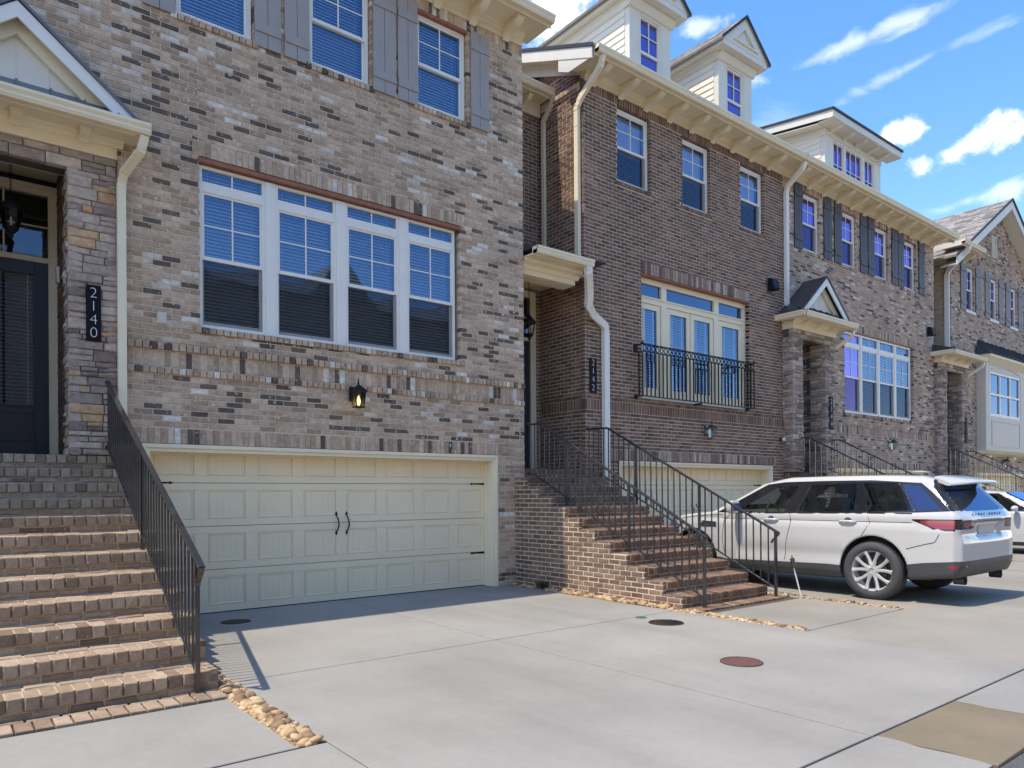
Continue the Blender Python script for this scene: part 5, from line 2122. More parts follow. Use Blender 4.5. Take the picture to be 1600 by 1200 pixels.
mb = MB()
mb.prism([(by - .03, 2.779), (Y2 - .01, 2.779), (Y2 - .01, 2.60), (by + .06, 2.68)], 'x', bx0_ - .03, bx1_ + .03)
mb.build('bay_base', M['cream'], bay)
for x in (27.3, 29.6, 31.3):
    inst(bracket_mesh(.25, .32, .14, M['cream']), 'bracket', bay, (x, Y2 - .002, 2.60))
garage_door(h4, 26.99, 31.81, 2.0, Y2 + .25)
garage_trim(h4, 26.9, 31.9, 2.045, Y2, Y2 + .249)
rebase(h4, (28, 9.3, 0))


# ================================================================== steps and handrails
def tint_mid(u, z):
    return random.random()


steps('broad tan brick steps with nosings climbing to the door numbered 2140', -.15, 1.62, 5.60, .322, .158, 12, 10.28, M['brick_step'], M['brick_step'], M['mortar_step'], tint_mid, 240,
      'front steps', left=False, right=True)
steps('brown brick steps with a sunlit brick flank beside the taupe house', 7.20, 9.05, 5.74, .305, .1545, 12, 10.46, M['brick_step_dark'], M['brick_step_dark'], M['mortar_light'], tint_mid, 240,
      'front steps', hjit=.003)
steps('brick steps half hidden behind the white car, up to the door 2144', 15.42, 17.15, 5.70, .318, .1575, 12, 10.5, M['brick_step_dark'], M['brick_step_dark'], M['mortar_light'], tint_mid, 0,
      'front steps', paver=False)
steps('farthest brick steps, climbing to the entry of the gabled house', 23.75, 25.5, 5.70, .318, .1575, 12, 10.4, M['brick_step_dark'], M['brick_step_dark'], M['mortar_light'], tint_mid, 0,
      'front steps', paver=False)
G_ = 'iron handrails of the front steps'
railing('black iron handrail descending beside the broad tan steps', 1.465, [(9.08, 2.70), (5.43, .93)], [(9.08, 1.98), (8.9, 1.90), (5.60, .17)], [(5.56, 0), (7.35, .95)], G_, M['iron'], nb_gap=.10)
railing('near handrail of the brown steps, along their sunlit flank', 7.45, [(9.02, 2.56), (8.70, 2.55), (5.56, .885)], [(9.02, 1.76), (8.86, 1.75), (5.62, .14)], [(5.60, 0), (6.85, .63), (8.1, 1.25)], G_, M['iron_grey'])
railing('handrail of the brown steps on the side of the white downspout', 9.0, [(9.25, 2.58), (8.76, 2.565), (5.53, .885)], [(9.25, 1.78), (8.86, 1.75), (5.6, .13)], [(5.58, 0), (6.85, .63), (8.1, 1.25)], G_, M['iron_grey'])
for x, lb, y0 in ((15.62, 'left handrail in front of the stone entry 2144', 9.0), (17.02, 'handrail right of the stone entry 2144, rising behind the white car', 9.0),
                  (23.95, 'left handrail before the dark entry of the gabled house', 9.05), (25.38, 'handrail right of the dark entry of the gabled house', 9.05)):
    railing(lb, x, [(y0, 2.70), (y0 - .18, 2.69), (5.5, .95)], [(y0, 1.95), (y0 - .1, 1.9), (5.6, .2)], [(5.55, 0), (7.3, .9)], G_, M['iron'], nb_gap=.13)

# ================================================================== fixtures on the walls
wall_lantern(4.41, Y1 - .022, 2.76, 'black wall lantern glowing yellow over the nearest garage', lit=True, s=1.15)
wall_lantern(12.47, Y2 - .002, 2.70, 'small dark lantern with pale glass on the dark brown brick', s=1.05)
wall_lantern(20.62, Y2 - .002, 2.72, 'dark lantern on the mauve brick above the white car', s=1.1)
wall_lantern(29.2, Y2 - .002, 2.40, 'farthest lantern, under the boxed bay', s=1.1)
plate('2140', 1.335, 9.082, 3.45, .145, .62, 'vertical black plate reading 2140 on the stone column', size=.165, gap=.145)
plate('2142', 9.19, Y2 - .004, 3.55, .175, .62, 'vertical black plate reading 2142 beside the white downspout', size=.165, gap=.148)
plate('2144', 16.98, 9.02, 3.35, .16, .80, 'vertical black plate reading 2144 on the farther stone column', size=.19, gap=.18)
plate('', 25.42, 9.095, 3.35, .16, .80, 'dark vertical plate on the stone column of the gabled house')
floodlight(14.86, Y2, 6.15, 'grey vent hood on the dark brown brick below the third window')
floodlight(23.22, Y2, 6.2, 'black vent hood on the mauve brick at the end of the house')
r = tag(empty('outlet_box', (2.015, Y1, 3.49)), 'small beige outlet box on the taupe brick left of the big window', 'outlet box')
mb = MB()
mb.box(-.05, .05, -.035, -.001, -.065, .065)
mb.box(-.035, .035, -.04, -.0355, -.05, .05)
mb.build('cover', M['greige'], r, bevel=.004)
r = tag(empty('security_camera', (15.22, Y2, 2.65)), 'small grey security camera at the right edge of the dark brown brick', 'security camera')
mb = MB()
mb.lathe([(.05, -.001), (.05, -.02), (.02, -.03), (.02, -.06)], (0, 0, 0), 14, 'y')
mb.build('mount', M['iron_grey'], r)
mb = MB()
mb.lathe([(.035, -.05), (.045, -.06), (.045, -.12), (.03, -.13)], (.02, 0, 0), 14, 'y')
mb.build('body', M['white'], r, smooth=False)
mb = MB()
mb.lathe([(.024, -.1305), (.018, -.136), (.001, -.138)], (.02, 0, 0), 12, 'y')
mb.build('lens', M['black'], r)
r = tag(empty('doorbell', (1.09, 9.75, 3.98)), 'small doorbell box on the dark entry wall left of the stone column', 'doorbell')
mb = MB()
mb.box(-.03, .0, -.05, .05, -.09, .09)
mb.build('box', M['greige'], r, bevel=.004)


def hanging_lantern(x, y, ztop, zc, label, s=1.0):
    r = tag(empty('hanging_lantern', (x, y, zc)), label, 'hanging lantern', 'lanterns hanging in the entries')
    mb = MB()
    lk = MB()
    n = int((ztop - zc - .2) / .036)
    for i in range(n):
        z = .2 + i * .036
        pts = [(.010 * math.cos(t) * (1 if i % 2 else 0), .010 * math.cos(t) * (0 if i % 2 else 1), z + .022 * math.sin(t)) for t in np.linspace(0, 6.283, 9)]
        lk.tube(pts, .0032, 4, cap=False)
    lk.build('chain', M['black'], r)
    mb.lathe([(.06 * s, .15), (.045 * s, .16), (.02 * s, .2)], (0, 0, 0), 12)
    mb.lathe([(.115 * s, .04), (.12 * s, .05), (.10 * s, .10), (.06 * s, .14), (.03 * s, .165)], (0, 0, 0), 16)
    mb.lathe([(.07 * s, -.16), (.075 * s, -.15), (.072 * s, -.14)], (0, 0, 0), 16)
    mb.lathe([(.072 * s, -.161), (.04 * s, -.20), (.02 * s, -.22), (.028 * s, -.235), (.006 * s, -.27)], (0, 0, 0), 12)
    for k in range(6):
        a = k * math.pi / 3
        mb.tube([(.11 * s * math.cos(a), .11 * s * math.sin(a), .045), (.072 * s * math.cos(a), .072 * s * math.sin(a), -.15)], .005, 5)
    mb.build('cage', M['black'], r)
    g = MB()
    vs = [(.105 * s * math.cos(k * math.pi / 3), .105 * s * math.sin(k * math.pi / 3), .04) for k in range(6)] + [(.07 * s * math.cos(k * math.pi / 3), .07 * s * math.sin(k * math.pi / 3), -.145) for k in range(6)]
    g.raw(vs, [(k, k + 6, (k + 1) % 6 + 6, (k + 1) % 6) for k in range(6)])
    g.build('glass', M['glass_clear'], r)
    c = MB()
    c.lathe([(.012, -.14), (.012, -.04), (.002, -.02)], (0, 0, 0), 8)
    c.build('candle', M['offwhite'], r)
    return r


hanging_lantern(.633, 9.7, 5.28, 4.56, 'black six-sided lantern hanging on a chain before door 2140', 1.0)
hanging_lantern(8.18, 9.85, 5.27, 4.4, 'black lantern hanging in the shaded recess left of plate 2142', 1.0)

# ================================================================== things on the ground
def disc(name, label, cat, x, y, r, m_, ribs=0, sx=1.0, rim=None, rot=0.0):
    t = tag(empty(name, (x, y, .0), rz=rot), label, cat)
    mb = MB()
    n = 36
    vs = [(r * sx * math.cos(2 * math.pi * k / n), r * math.sin(2 * math.pi * k / n), .006) for k in range(n)]
    vs += [(v[0], v[1], -.03) for v in vs]
    mb.raw(vs, [tuple(range(n)), *[(k, n + k, n + (k + 1) % n, (k + 1) % n) for k in range(n)]])
    mb.build('cover', m_, t)
    if rim:
        mb = MB()
        mb.tube([(r * sx * 1.03 * math.cos(2 * math.pi * k / n), r * 1.03 * math.sin(2 * math.pi * k / n), .004) for k in range(n + 1)], .008, 6, cap=False)
        mb.build('rim', rim, t)
    if ribs:
        mb = MB()
        for i in range(ribs):
            yy = -r + (i + .5) * 2 * r / ribs
            w = sx * math.sqrt(max(0, r * r - yy * yy)) * .95
            mb.box(-w, w, yy - r / ribs * .45, yy + r / ribs * .45, .0065, .013)
        mb.build('grate_bar', m_, t)
    return t


M['rust'] = mat('rust_paint', (.13, .055, .042), .75, noise=.22, nscale=14, bump=.3)
M['green'] = mat('green_plastic', (.05, .14, .11), .6, noise=.2)
disc('manhole_cover', 'round rust-brown cover set in the sunlit driveway', 'manhole cover', 5.34, 3.64, .165, M['rust'], rim=M['joint'])
disc('drain_grate', 'dark ribbed oval grate near the foot of the brown steps', 'drain grate', 6.315, 5.265, .17, M['iron'], ribs=15, sx=1.15, rot=-.9)
disc('valve_cap', 'small green cap beside the dark oval grate', 'valve cap', 6.37, 5.68, .065, M['green'])
disc('drain_cover', 'flat dark cover in the shade before the nearest garage door', 'drain cover', 2.65, 8.47, .15, M['black'], sx=1.1)
r = tag(empty('marker_stake', (9.29, 5.37, 0), rz=.2), 'leaning pale stake with a dark sleeve before the white car', 'stake')
mb = MB()
mb.tube([(0, 0, -.02), (-.03, .10, .42)], .010, 8)
mb.build('stake', M['offwhite'], r)
mb = MB()
mb.tube([(-.028, .09, .40), (-.034, .115, .53)], [.028, .03], 10)
mb.tube([(-.034, .115, .53), (-.035, .118, .57)], .008, 8)
mb.build('sleeve', M['iron_grey'], r)

# tuft of mondo grass in the rocks
M['leaf'] = mat('grass_leaf', (.035, .06, .025), .6, noise=.4, nscale=30)
M['leaf2'] = mat('dry_grass_leaf', (.16, .13, .07), .7, noise=.3, nscale=30)


def tuft(x, y, n, ht, label):
    r = tag(empty('grass_tuft', (x, y, .02)), label, 'plant')
    for mt_, k in ((M['leaf'], .75), (M['leaf2'], .25)):
        mb = MB()
        for i in range(int(n * k)):
            a, L_, le = random.uniform(0, 6.28), ht * random.uniform(.5, 1.1), random.uniform(.5, 1.0)
            bx_, by_ = random.uniform(-.07, .07), random.uniform(-.07, .07)
            d = Vector((math.cos(a), math.sin(a), 0))
            sd = Vector((-d.y, d.x, 0)) * .004
            p = [Vector((bx_, by_, 0)) + d * (L_ * le * t * t) + Vector((0, 0, L_ * (t - .45 * t * t * le))) for t in (0, .35, .7, 1)]
            for q, w in zip(range(3), (1, .85, .5)):
                mb.face([p[q] - sd * w, p[q] + sd * w, p[q + 1] + sd * w * .7, p[q + 1] - sd * w * .7])
        mb.build('blade', mt_, r)['kind'] = 'stuff'
    return r


tuft(7.10, 8.30, 170, .17, 'dark grassy tuft among the rocks at the foot of the sunlit flank')


# ================================================================== cars
def sd_poly(px, pz, poly):
    """signed distance of points to a polygon (negative inside)"""
    d = np.full(px.shape, 1e9)
    s = np.ones(px.shape)
    n = len(poly)
    for i in range(n):
        ax, az = poly[i]
        bx, bz = poly[i - 1]
        ex, ez = bx - ax, bz - az
        wx, wz = px - ax, pz - az
        t = np.clip((wx * ex + wz * ez) / (ex * ex + ez * ez + 1e-12), 0, 1)
        dx, dz = wx - ex * t, wz - ez * t
        d = np.minimum(d, dx * dx + dz * dz)
        c1, c2, c3 = pz >= az, pz < bz, ex * wz > ez * wx
        flip = (c1 & c2 & c3) | (~c1 & ~c2 & ~c3)
        s = np.where(flip, -s, s)
    return s * np.sqrt(d)


def smax(a, b, k):
    h = np.clip(.5 - .5 * (b - a) / k, 0, 1)
    return b * (1 - h) + a * h + k * h * (1 - h)


def surface_nets(f, org, h):
    """dual surface of the zero level of a sampled field"""
    nx, ny, nz = f.shape
    ins = f < 0
    c = [ins[i:nx - 1 + i, j:ny - 1 + j, k:nz - 1 + k] for i in (0, 1) for j in (0, 1) for k in (0, 1)]
    cnt = sum(x.astype(np.int8) for x in c)
    act = (cnt > 0) & (cnt < 8)
    idx = -np.ones(act.shape, dtype=np.int64)
    cells = np.argwhere(act)
    idx[act] = np.arange(len(cells))
    acc = np.zeros((len(cells), 3))
    num = np.zeros(len(cells))
    I, Jx, K = cells.T
    cor = [(i, j, k) for i in (0, 1) for j in (0, 1) for k in (0, 1)]
    for a in range(8):
        for b in range(a + 1, 8):
            da = [cor[b][q] - cor[a][q] for q in range(3)]
            if sum(abs(x) for x in da) != 1: continue
            fa = f[I + cor[a][0], Jx + cor[a][1], K + cor[a][2]]
            fb = f[I + cor[b][0], Jx + cor[b][1], K + cor[b][2]]
            m_ = (fa < 0) != (fb < 0)
            t = np.where(m_, fa / (fa - fb + 1e-12), 0)
            for q in range(3):
                acc[:, q] += np.where(m_, cor[a][q] + da[q] * t, 0)
            num += m_
    V = cells + acc / num[:, None]
    V = V * h + np.array(org)
    faces = []
    for ax in range(3):
        o1, o2 = [(1, 2), (2, 0), (0, 1)][ax]
        sl0 = [slice(1, -1)] * 3
        sl0[ax] = slice(0, -1)
        sl1 = [slice(1, -1)] * 3
        sl1[ax] = slice(1, None)
        e = ins[tuple(sl0)] != ins[tuple(sl1)]
        p = np.argwhere(e)
        base = p + 1
        base[:, ax] -= 1
        up_ = ins[tuple(sl0)][e]
        q = []
        for d1_, d2_ in ((0, 0), (1, 0), (1, 1), (0, 1)):
            b_ = base.copy()
            b_[:, o1] -= 1 - d1_
            b_[:, o2] -= 1 - d2_
            q.append(idx[b_[:, 0], b_[:, 1], b_[:, 2]])
        q = np.stack(q, 1)
        q[~up_] = q[~up_][:, ::-1]
        faces.append(q)
    return V, np.concatenate(faces)


def snap(V, mask, poly, ax0, ax1, tol):
    """move vertices next to a region outline onto it, so parts meet along clean lines"""
    P_ = V[mask]
    px, pz = P_[:, ax0], P_[:, ax1]
    best = np.full(len(P_), 1e9)
    bx_, bz_ = px.copy(), pz.copy()
    for i in range(len(poly)):
        ax, az = poly[i]
        bx2, bz2 = poly[i - 1]
        ex, ez = bx2 - ax, bz2 - az
        t = np.clip(((px - ax) * ex + (pz - az) * ez) / (ex * ex + ez * ez), 0, 1)
        qx, qz = ax + ex * t, az + ez * t
        d = np.hypot(px - qx, pz - qz)
        m_ = d < best
        best[m_] = d[m_]
        bx_[m_], bz_[m_] = qx[m_], qz[m_]
    m_ = best < tol
    P_[m_, ax0] = bx_[m_]
    P_[m_, ax1] = bz_[m_]
    V[mask] = P_


def submesh(name, V, F, sel, m_, parent, smooth=True, off=0.0, angle=35):
    F = F[sel]
    if not len(F): return None
    used, inv = np.unique(F, return_inverse=True)
    me = bpy.data.meshes.new(name)
    me.from_pydata(V[used].tolist(), [], inv.reshape(F.shape).tolist())
    me.materials.append(m_)
    me.polygons.foreach_set('use_smooth', [True] * len(me.polygons))
    me.update()
    me.normals_split_custom_set_from_vertices([tuple(n_) for n_ in CAR_N[used].tolist()])
    o = bpy.data.objects.new(name, me)
    col.objects.link(o)
    o.parent = parent
    return o


def carpaint(name, c):
    m_ = mat(name, c, .22, 0, coat=1.0, spec=.5)
    b = m_.node_tree.nodes['Principled BSDF']
    b.inputs['Coat Roughness'].default_value = .03
    return m_


M['paint'] = carpaint('white_car_paint', (.53, .525, .50))
M['paint2'] = carpaint('white_car_paint_b', (.55, .55, .54))
M['clad'] = mat('grey_cladding', (.055, .056, .058), .5, bump=.05)
M['gloss_black'] = mat('gloss_black', (.012, .013, .016), .08, coat=.6)
M['rubber'] = mat('tyre_rubber', (.055, .055, .057), .75, noise=.15, nscale=20)
M['alloy'] = mat('alloy_rim', (.55, .54, .52), .38, metal=.35)
M['steel_dark'] = mat('brake_dark', (.08, .08, .085), .5, metal=.6)
M['chrome'] = mat('chrome', (.7, .7, .72), .1, metal=1)
M['carglass'] = glass_mat('car_glass', .05, (.8, .9, 1), (.90, .94, .91))
M['privacy'] = glass_mat('privacy_glass', .15, (.45, .62, 1.0), (.05, .06, .08))
M['red_lens'] = mat('red_lens', (.32, .012, .022), .12, coat=1)
M['clear_lens'] = mat('clear_lens', (.55, .52, .52), .15, coat=1)
M['cabin'] = mat('cabin_trim', (.045, .046, .05), .7)
M['cabin_light'] = mat('cabin_light_trim', (.35, .34, .31), .7)
M['blur'] = mat('plain_licence_plate', (.45, .46, .48), .4)


def wheel(parent, x, y, z, R, w, spokes, out=-1, rr=.70):
    """tyre with tread, alloy rim with split spokes, disc; out = which way the face looks"""
    t = empty('wheel', (x, y, z), parent)
    mb = MB()
    prof = [(R * rr, -w / 2 + .02), (R * .78, -w / 2), (R * .93, -w / 2 + .012), (R * .985, -w / 2 + .04), (R, -w / 2 + .07), (R, w / 2 - .07), (R * .985, w / 2 - .04), (R * .93, w / 2 - .012), (R * .78, w / 2), (R * rr, w / 2 - .02)]
    mb.lathe(prof, (0, 0, 0), 56, 'x', cap=False)
    tyre = mb.build('tyre', M['rubber'], t, smooth=True)
    tr = MB()
    n = 70
    for k in range(n):
        a = 2 * math.pi * k / n
        c, s_ = math.cos(a), math.sin(a)
        a2 = a + .03
        c2, s2 = math.cos(a2), math.sin(a2)
        for (xa, xb) in ((-w / 2 + .035, -.055), (-.045, .045), (.055, w / 2 - .035)):
            r1 = R + .006
            tr.raw([(xa, R * .98 * c, R * .98 * s_), (xb, R * .98 * c2, R * .98 * s2), (xb, r1 * c2, r1 * s2), (xa, r1 * c, r1 * s_),
                    (xa, R * .98 * math.cos(a + .055), R * .98 * math.sin(a + .055)), (xb, R * .98 * math.cos(a2 + .055), R * .98 * math.sin(a2 + .055)),
                    (xb, r1 * math.cos(a2 + .055), r1 * math.sin(a2 + .055)), (xa, r1 * math.cos(a + .055), r1 * math.sin(a + .055))],
                   [(0, 1, 2, 3), (7, 6, 5, 4), (3, 2, 6, 7), (0, 3, 7, 4), (1, 5, 6, 2)])
    o = tr.build('tread', M['rubber'], t)
    o['kind'] = 'stuff'
    ro = out * (w / 2 - .02)
    mb = MB()
    r1 = R * rr
    mb.lathe([(r1, -w / 2 + .02), (r1 * .93, -w / 2 + .05), (r1 * .90, 0), (r1 * .93, w / 2 - .05), (r1, w / 2 - .02), (r1 * 1.015, w / 2 - .015), (r1 * 1.015, -w / 2 + .015)], (0, 0, 0), 48, 'x', cap=False)
    for k in range(spokes):
        a0 = 2 * math.pi * k / spokes + math.pi / 2
        for d in (-.17, .17):
            pts = []
            for tt in (0.14, .35, .6, .8, .98):
                aa = a0 + d * 1.05 * (1.1 - .9 * (tt - .55) ** 2) + (.19 if d > 0 else -.19) * tt ** 2
                dep = ro - out * (.035 - .02 * tt)
                pts.append((dep, r1 * tt * math.cos(aa), r1 * tt * math.sin(aa)))
            mb.tube(pts, [.036, .026, .021, .023, .032], 6)
    mb.lathe([(.075, ro - out * .05), (.07, ro - out * .02), (.03, ro - out * .012), (.001, ro - out * .011)], (0, 0, 0), 24, 'x')
    mb.build('rim', M['alloy'], t, angle=40)
    b = MB()
    for k in range(5):
        a = 2 * math.pi * k / 5 + .3
        b.lathe([(.013, ro - out * .022), (.011, ro - out * .004), (.001, ro - out * .003)], (0, .055 * math.cos(a), .055 * math.sin(a)), 8, 'x')
    b.build('wheel_nut', M['steel_dark'], t)['kind'] = 'stuff'
    b = MB()
    b.lathe([(.165, ro - out * .10), (.165, ro - out * .085), (.06, ro - out * .08)], (0, 0, 0), 32, 'x')
    b.lathe([(r1 * .9, ro - out * .14), (r1 * .9, ro - out * .135)], (0, 0, 0), 32, 'x')
    b.build('brake_disc', M['steel_dark'], t)
    return t


def mirror(p):
    return [q for q in p if q[0] > 0 or True][0:] + [(-x, y) for x, y in p[::-1] if x > 0]


def car_shell(side, section, plan, arches, h=.0185, ks=.05, L=4.9, W=1.02, H=1.85, extra=None):
    xs = np.arange(-W - 2 * h, W + 3 * h, h)
    ys = np.arange(-.1 - 2 * h, L + .1, h)
    zs = np.arange(.12, H + 3 * h, h)
    Yg, Zg = np.meshgrid(ys, zs, indexing='ij')
    ds_ = sd_poly(Yg, Zg, side)[None, :, :]
    Xg, Zg2 = np.meshgrid(xs, zs, indexing='ij')
    df = sd_poly(Xg, Zg2, mirror(section))[:, None, :]
    Xg, Yg2 = np.meshgrid(xs, ys, indexing='ij')
    dp = sd_poly(Xg, Yg2, mirror(plan))[:, :, None]
    f = smax(smax(ds_, df, ks), dp, ks * 1.6)
    X3d, Y3d, Z3d = np.meshgrid(xs, ys, zs, indexing='ij')
    if extra is not None:
        f = extra(f, X3d, Y3d, Z3d)
    for (ya, za, ra) in arches:
        d = np.hypot(Y3d - ya, Z3d - za) - ra
        wb = .60 - np.abs(X3d)
        f = np.maximum(f, -np.maximum(d, wb))
    V, F = surface_nets(f, (xs[0], ys[0], zs[0]), h)
    global CAR_N
    g = np.gradient(f)
    q = (V - np.array([xs[0], ys[0], zs[0]])) / h
    i0 = np.floor(q).astype(int)
    fr_ = q - i0
    CAR_N = np.zeros_like(V)
    for a_ in (0, 1):
        for b_ in (0, 1):
            for c_ in (0, 1):
                wgt = np.abs(1 - a_ - fr_[:, 0]) * np.abs(1 - b_ - fr_[:, 1]) * np.abs(1 - c_ - fr_[:, 2])
                ii = np.minimum(i0 + [a_, b_, c_], np.array(f.shape) - 1)
                for k_ in range(3):
                    CAR_N[:, k_] += wgt * g[k_][ii[:, 0], ii[:, 1], ii[:, 2]]
    CAR_N /= np.linalg.norm(CAR_N, axis=1)[:, None] + 1e-9
    return V, F


def in_poly(px, pz, poly):
    return sd_poly(px, pz, poly) < 0


def suv():
    r = tag(empty('parked_suv', (10.73, 3.54, 0)), 'white sport utility vehicle with black window band, nose to the second garage', 'car', 'white cars parked on the driveways')
    side = [(.10, .36), (.0, .50), (.0, .80), (.045, .90), (.03, 1.10), (.10, 1.17), (.36, 1.48), (.40, 1.60), (.60, 1.65), (1.2, 1.69), (1.9, 1.70), (2.45, 1.68), (2.85, 1.58), (3.35, 1.30), (3.68, 1.14),
            (4.2, 1.085), (4.55, 1.02), (4.74, .90), (4.83, .70), (4.83, .42), (4.70, .27), (3.9, .235), (1.0, .235), (.6, .30)]
    section = [(0, .1), (.86, .20), (.955, .34), (.985, .55), (.992, .78), (.985, .95), (.955, 1.03), (.945, 1.12), (.905, 1.18), (.715, 1.58), (.60, 1.665), (0, 1.71)]
    plan = [(0, -.02), (.66, -.005), (.86, .03), (.945, .12), (.978, .5), (.992, 1.0), (.992, 3.6), (.965, 4.2), (.90, 4.52), (.72, 4.75), (.35, 4.85), (0, 4.87)]

    def extra(f, X, Y, Z):
        # waist crease, tailgate recess for the plate, shoulder cut
        a = np.abs(X)
        dent = .012 * np.exp(-((Z - 1.035) / .012) ** 2) * (a > .8) * (Y > .55) * (Y < 3.9)
        dent += .020 * np.exp(-((Z - .56) / .10) ** 2) * (a > .8) * (Y > 1.5) * (Y < 3.2)
        rec = .035 * (1 / (1 + np.exp((Y - .35) * 60))) * (1 / (1 + np.exp((a - .40) * 60))) * (1 / (1 + np.exp(-(Z - .86) * 90))) * (1 / (1 + np.exp((Z - 1.04) * 90)))
        return f + dent + rec
    RW = .385
    ya, yb = 1.10, 4.02
    V, F = car_shell(side, section, plan, [(ya, RW + .02, .445), (yb, RW + .02, .445)], extra=extra)
    ax_ = np.abs(V[:, 0])
    belt0, belt1 = 1.125, 1.165
    glz = {
        'front': [(3.22, 1.135), (2.62, 1.50), (2.56, 1.525), (2.27, 1.53), (2.40, 1.145)],
        'rear': [(2.17, 1.15), (2.06, 1.54), (1.40, 1.55), (1.365, 1.17)],
        'quarter': [(1.185, 1.17), (1.31, 1.555), (.84, 1.545), (.57, 1.195)],
        'tail': [(.545, 1.195), (.82, 1.54), (.56, 1.50), (.26, 1.205)],
    }
    band = [(3.56, 1.125), (2.78, 1.56), (2.5, 1.592), (1.9, 1.60), (1.2, 1.597), (.56, 1.55), (.42, 1.44), (.14, 1.19), (.6, 1.165), (2.4, 1.13)]
    clad = [(5.2, -.1), (5.2, .44), (4.6, .44), (4.5, .42), (3.5, .42), (3.4, .40), (1.72, .435), (1.6, .43), (.66, .43), (.66, .50), (.45, .535), (.1, .57), (-.2, .58), (-.2, -.1)]
    sidev = (ax_ > .60)
    for p in list(glz.values()) + [band, clad]:
        snap(V, sidev & (ax_ > .58), p, 1, 2, .0125)
    # rear glass and tail lamps are outlined from behind
    rglass = [(-.69, 1.20), (-.57, 1.53), (.57, 1.53), (.69, 1.20), (.5, 1.185), (-.5, 1.185)]
    rearv = V[:, 1] < .55
    snap(V, rearv & (ax_ < .75), rglass, 0, 2, .0125)
    lamp_red = [(.10, .968), (.30, .968), (.47, 1.035), (.52, 1.068), (.10, 1.074)]
    lamp_s = [(-.1, .925), (.28, .925), (.40, .99), (.60, 1.072), (.60, 1.085), (-.1, 1.092)]
    snap(V, (V[:, 1] < .65) & (ax_ > .60), lamp_s, 1, 2, .0125)
    snap(V, (V[:, 1] < .65) & (ax_ > .60), lamp_red, 1, 2, .009)
    # the quads
    C = V[F].mean(1)
    e1, e2 = V[F[:, 2]] - V[F[:, 0]], V[F[:, 3]] - V[F[:, 1]]
    N = np.cross(e1, e2)
    N /= np.linalg.norm(N, axis=1)[:, None] + 1e-9
    ac = np.abs(C[:, 0])
    sd = (np.abs(N[:, 0]) > .42) & (ac > .58)
    used = np.zeros(len(F), bool)

    def take(sel):
        s_ = sel & ~used
        used[s_] = True
        return s_
    under = (C[:, 2] < .27) | ((np.hypot(C[:, 1] - ya, C[:, 2] - RW - .02) < .452) & (ac < .94) & (C[:, 2] < .9)) | ((np.hypot(C[:, 1] - yb, C[:, 2] - RW - .02) < .452) & (ac < .94) & (C[:, 2] < .9))
    submesh('underbody', V, F, take(under), M['cabin'], r)
    for k, p in glz.items():
        m_ = M['privacy'] if k in ('quarter', 'tail') else M['carglass']
        s_ = take(sd & in_poly(C[:, 1], C[:, 2], p))
        for sg in (-1, 1):
            submesh('side_window', V, F, s_ & (C[:, 0] * sg > 0), m_, r)
    submesh('rear_window', V, F, take((N[:, 1] < -.3) & (C[:, 1] < .55) & in_poly(C[:, 0], C[:, 2], rglass)), M['privacy'], r)
    wsc = [(-.80, 1.17), (-.66, 1.55), (.66, 1.55), (.80, 1.17)]
    submesh('windscreen', V, F, take((C[:, 1] > 2.7) & (C[:, 1] < 3.72) & (N[:, 2] > .3) & (N[:, 1] > .25) & in_poly(C[:, 0], C[:, 2], wsc)), M['carglass'], r)
    submesh('window_surround', V, F, take(sd & in_poly(C[:, 1], C[:, 2], band)), M['gloss_black'], r)
    submesh('window_surround', V, F, take((N[:, 1] < -.2) & (C[:, 1] < .60) & (C[:, 2] > 1.19) & (C[:, 2] < 1.60)), M['gloss_black'], r)
    lm = take((C[:, 1] < .62) & (ac > .56) & in_poly(C[:, 1], C[:, 2], lamp_s) & ((N[:, 1] < -.2) | (np.abs(N[:, 0]) > .5)))
    red = in_poly(C[:, 1], C[:, 2], lamp_red) | ((C[:, 1] < .05) & (ac < .80) & (C[:, 2] > .985) & (C[:, 2] < 1.055))
    clr = (C[:, 2] <= .955)
    for sg in (-1, 1):
        ss = C[:, 0] * sg > 0
        submesh('tail_light', V, F, lm & ss & red, M['red_lens'], r)
        submesh('tail_light', V, F, lm & ss & clr & ~red, M['clear_lens'], r)
        submesh('lamp_housing', V, F, lm & ss & ~clr & ~red, M['gloss_black'], r)
    rf = take((C[:, 1] < .16) & (ac > .74) & (C[:, 2] > .475) & (C[:, 2] < .525) & ((C[:, 1] < .03) | (ac > .9)))
    for sg in (-1, 1):
        submesh('reflector', V, F, rf & (C[:, 0] * sg > 0), M['red_lens'], r)
    submesh('cladding', V, F, take(in_poly(C[:, 1], C[:, 2], clad) & ~((N[:, 1] < -.7) & (ac < .58) & (C[:, 2] > .42) & False)), M['clad'], r)
    hl = (C[:, 1] > 4.35) & (ac > .52) & (C[:, 2] > .74) & (C[:, 2] < .93)
    submesh('headlight', V, F, take(hl), M['clear_lens'], r)
    gr = (C[:, 1] > 4.6) & (ac < .45) & (C[:, 2] > .70) & (C[:, 2] < .90)
    submesh('grille', V, F, take(gr), M['gloss_black'], r)
    submesh('body', V, F, take(np.ones(len(F), bool)), M['paint'], r)

    def surf_x(y, z, sg=-1):
        m_ = (V[:, 0] * sg > .5)
        d = np.hypot(V[m_, 1] - y, V[m_, 2] - z)
        return V[m_][np.argmin(d), 0]

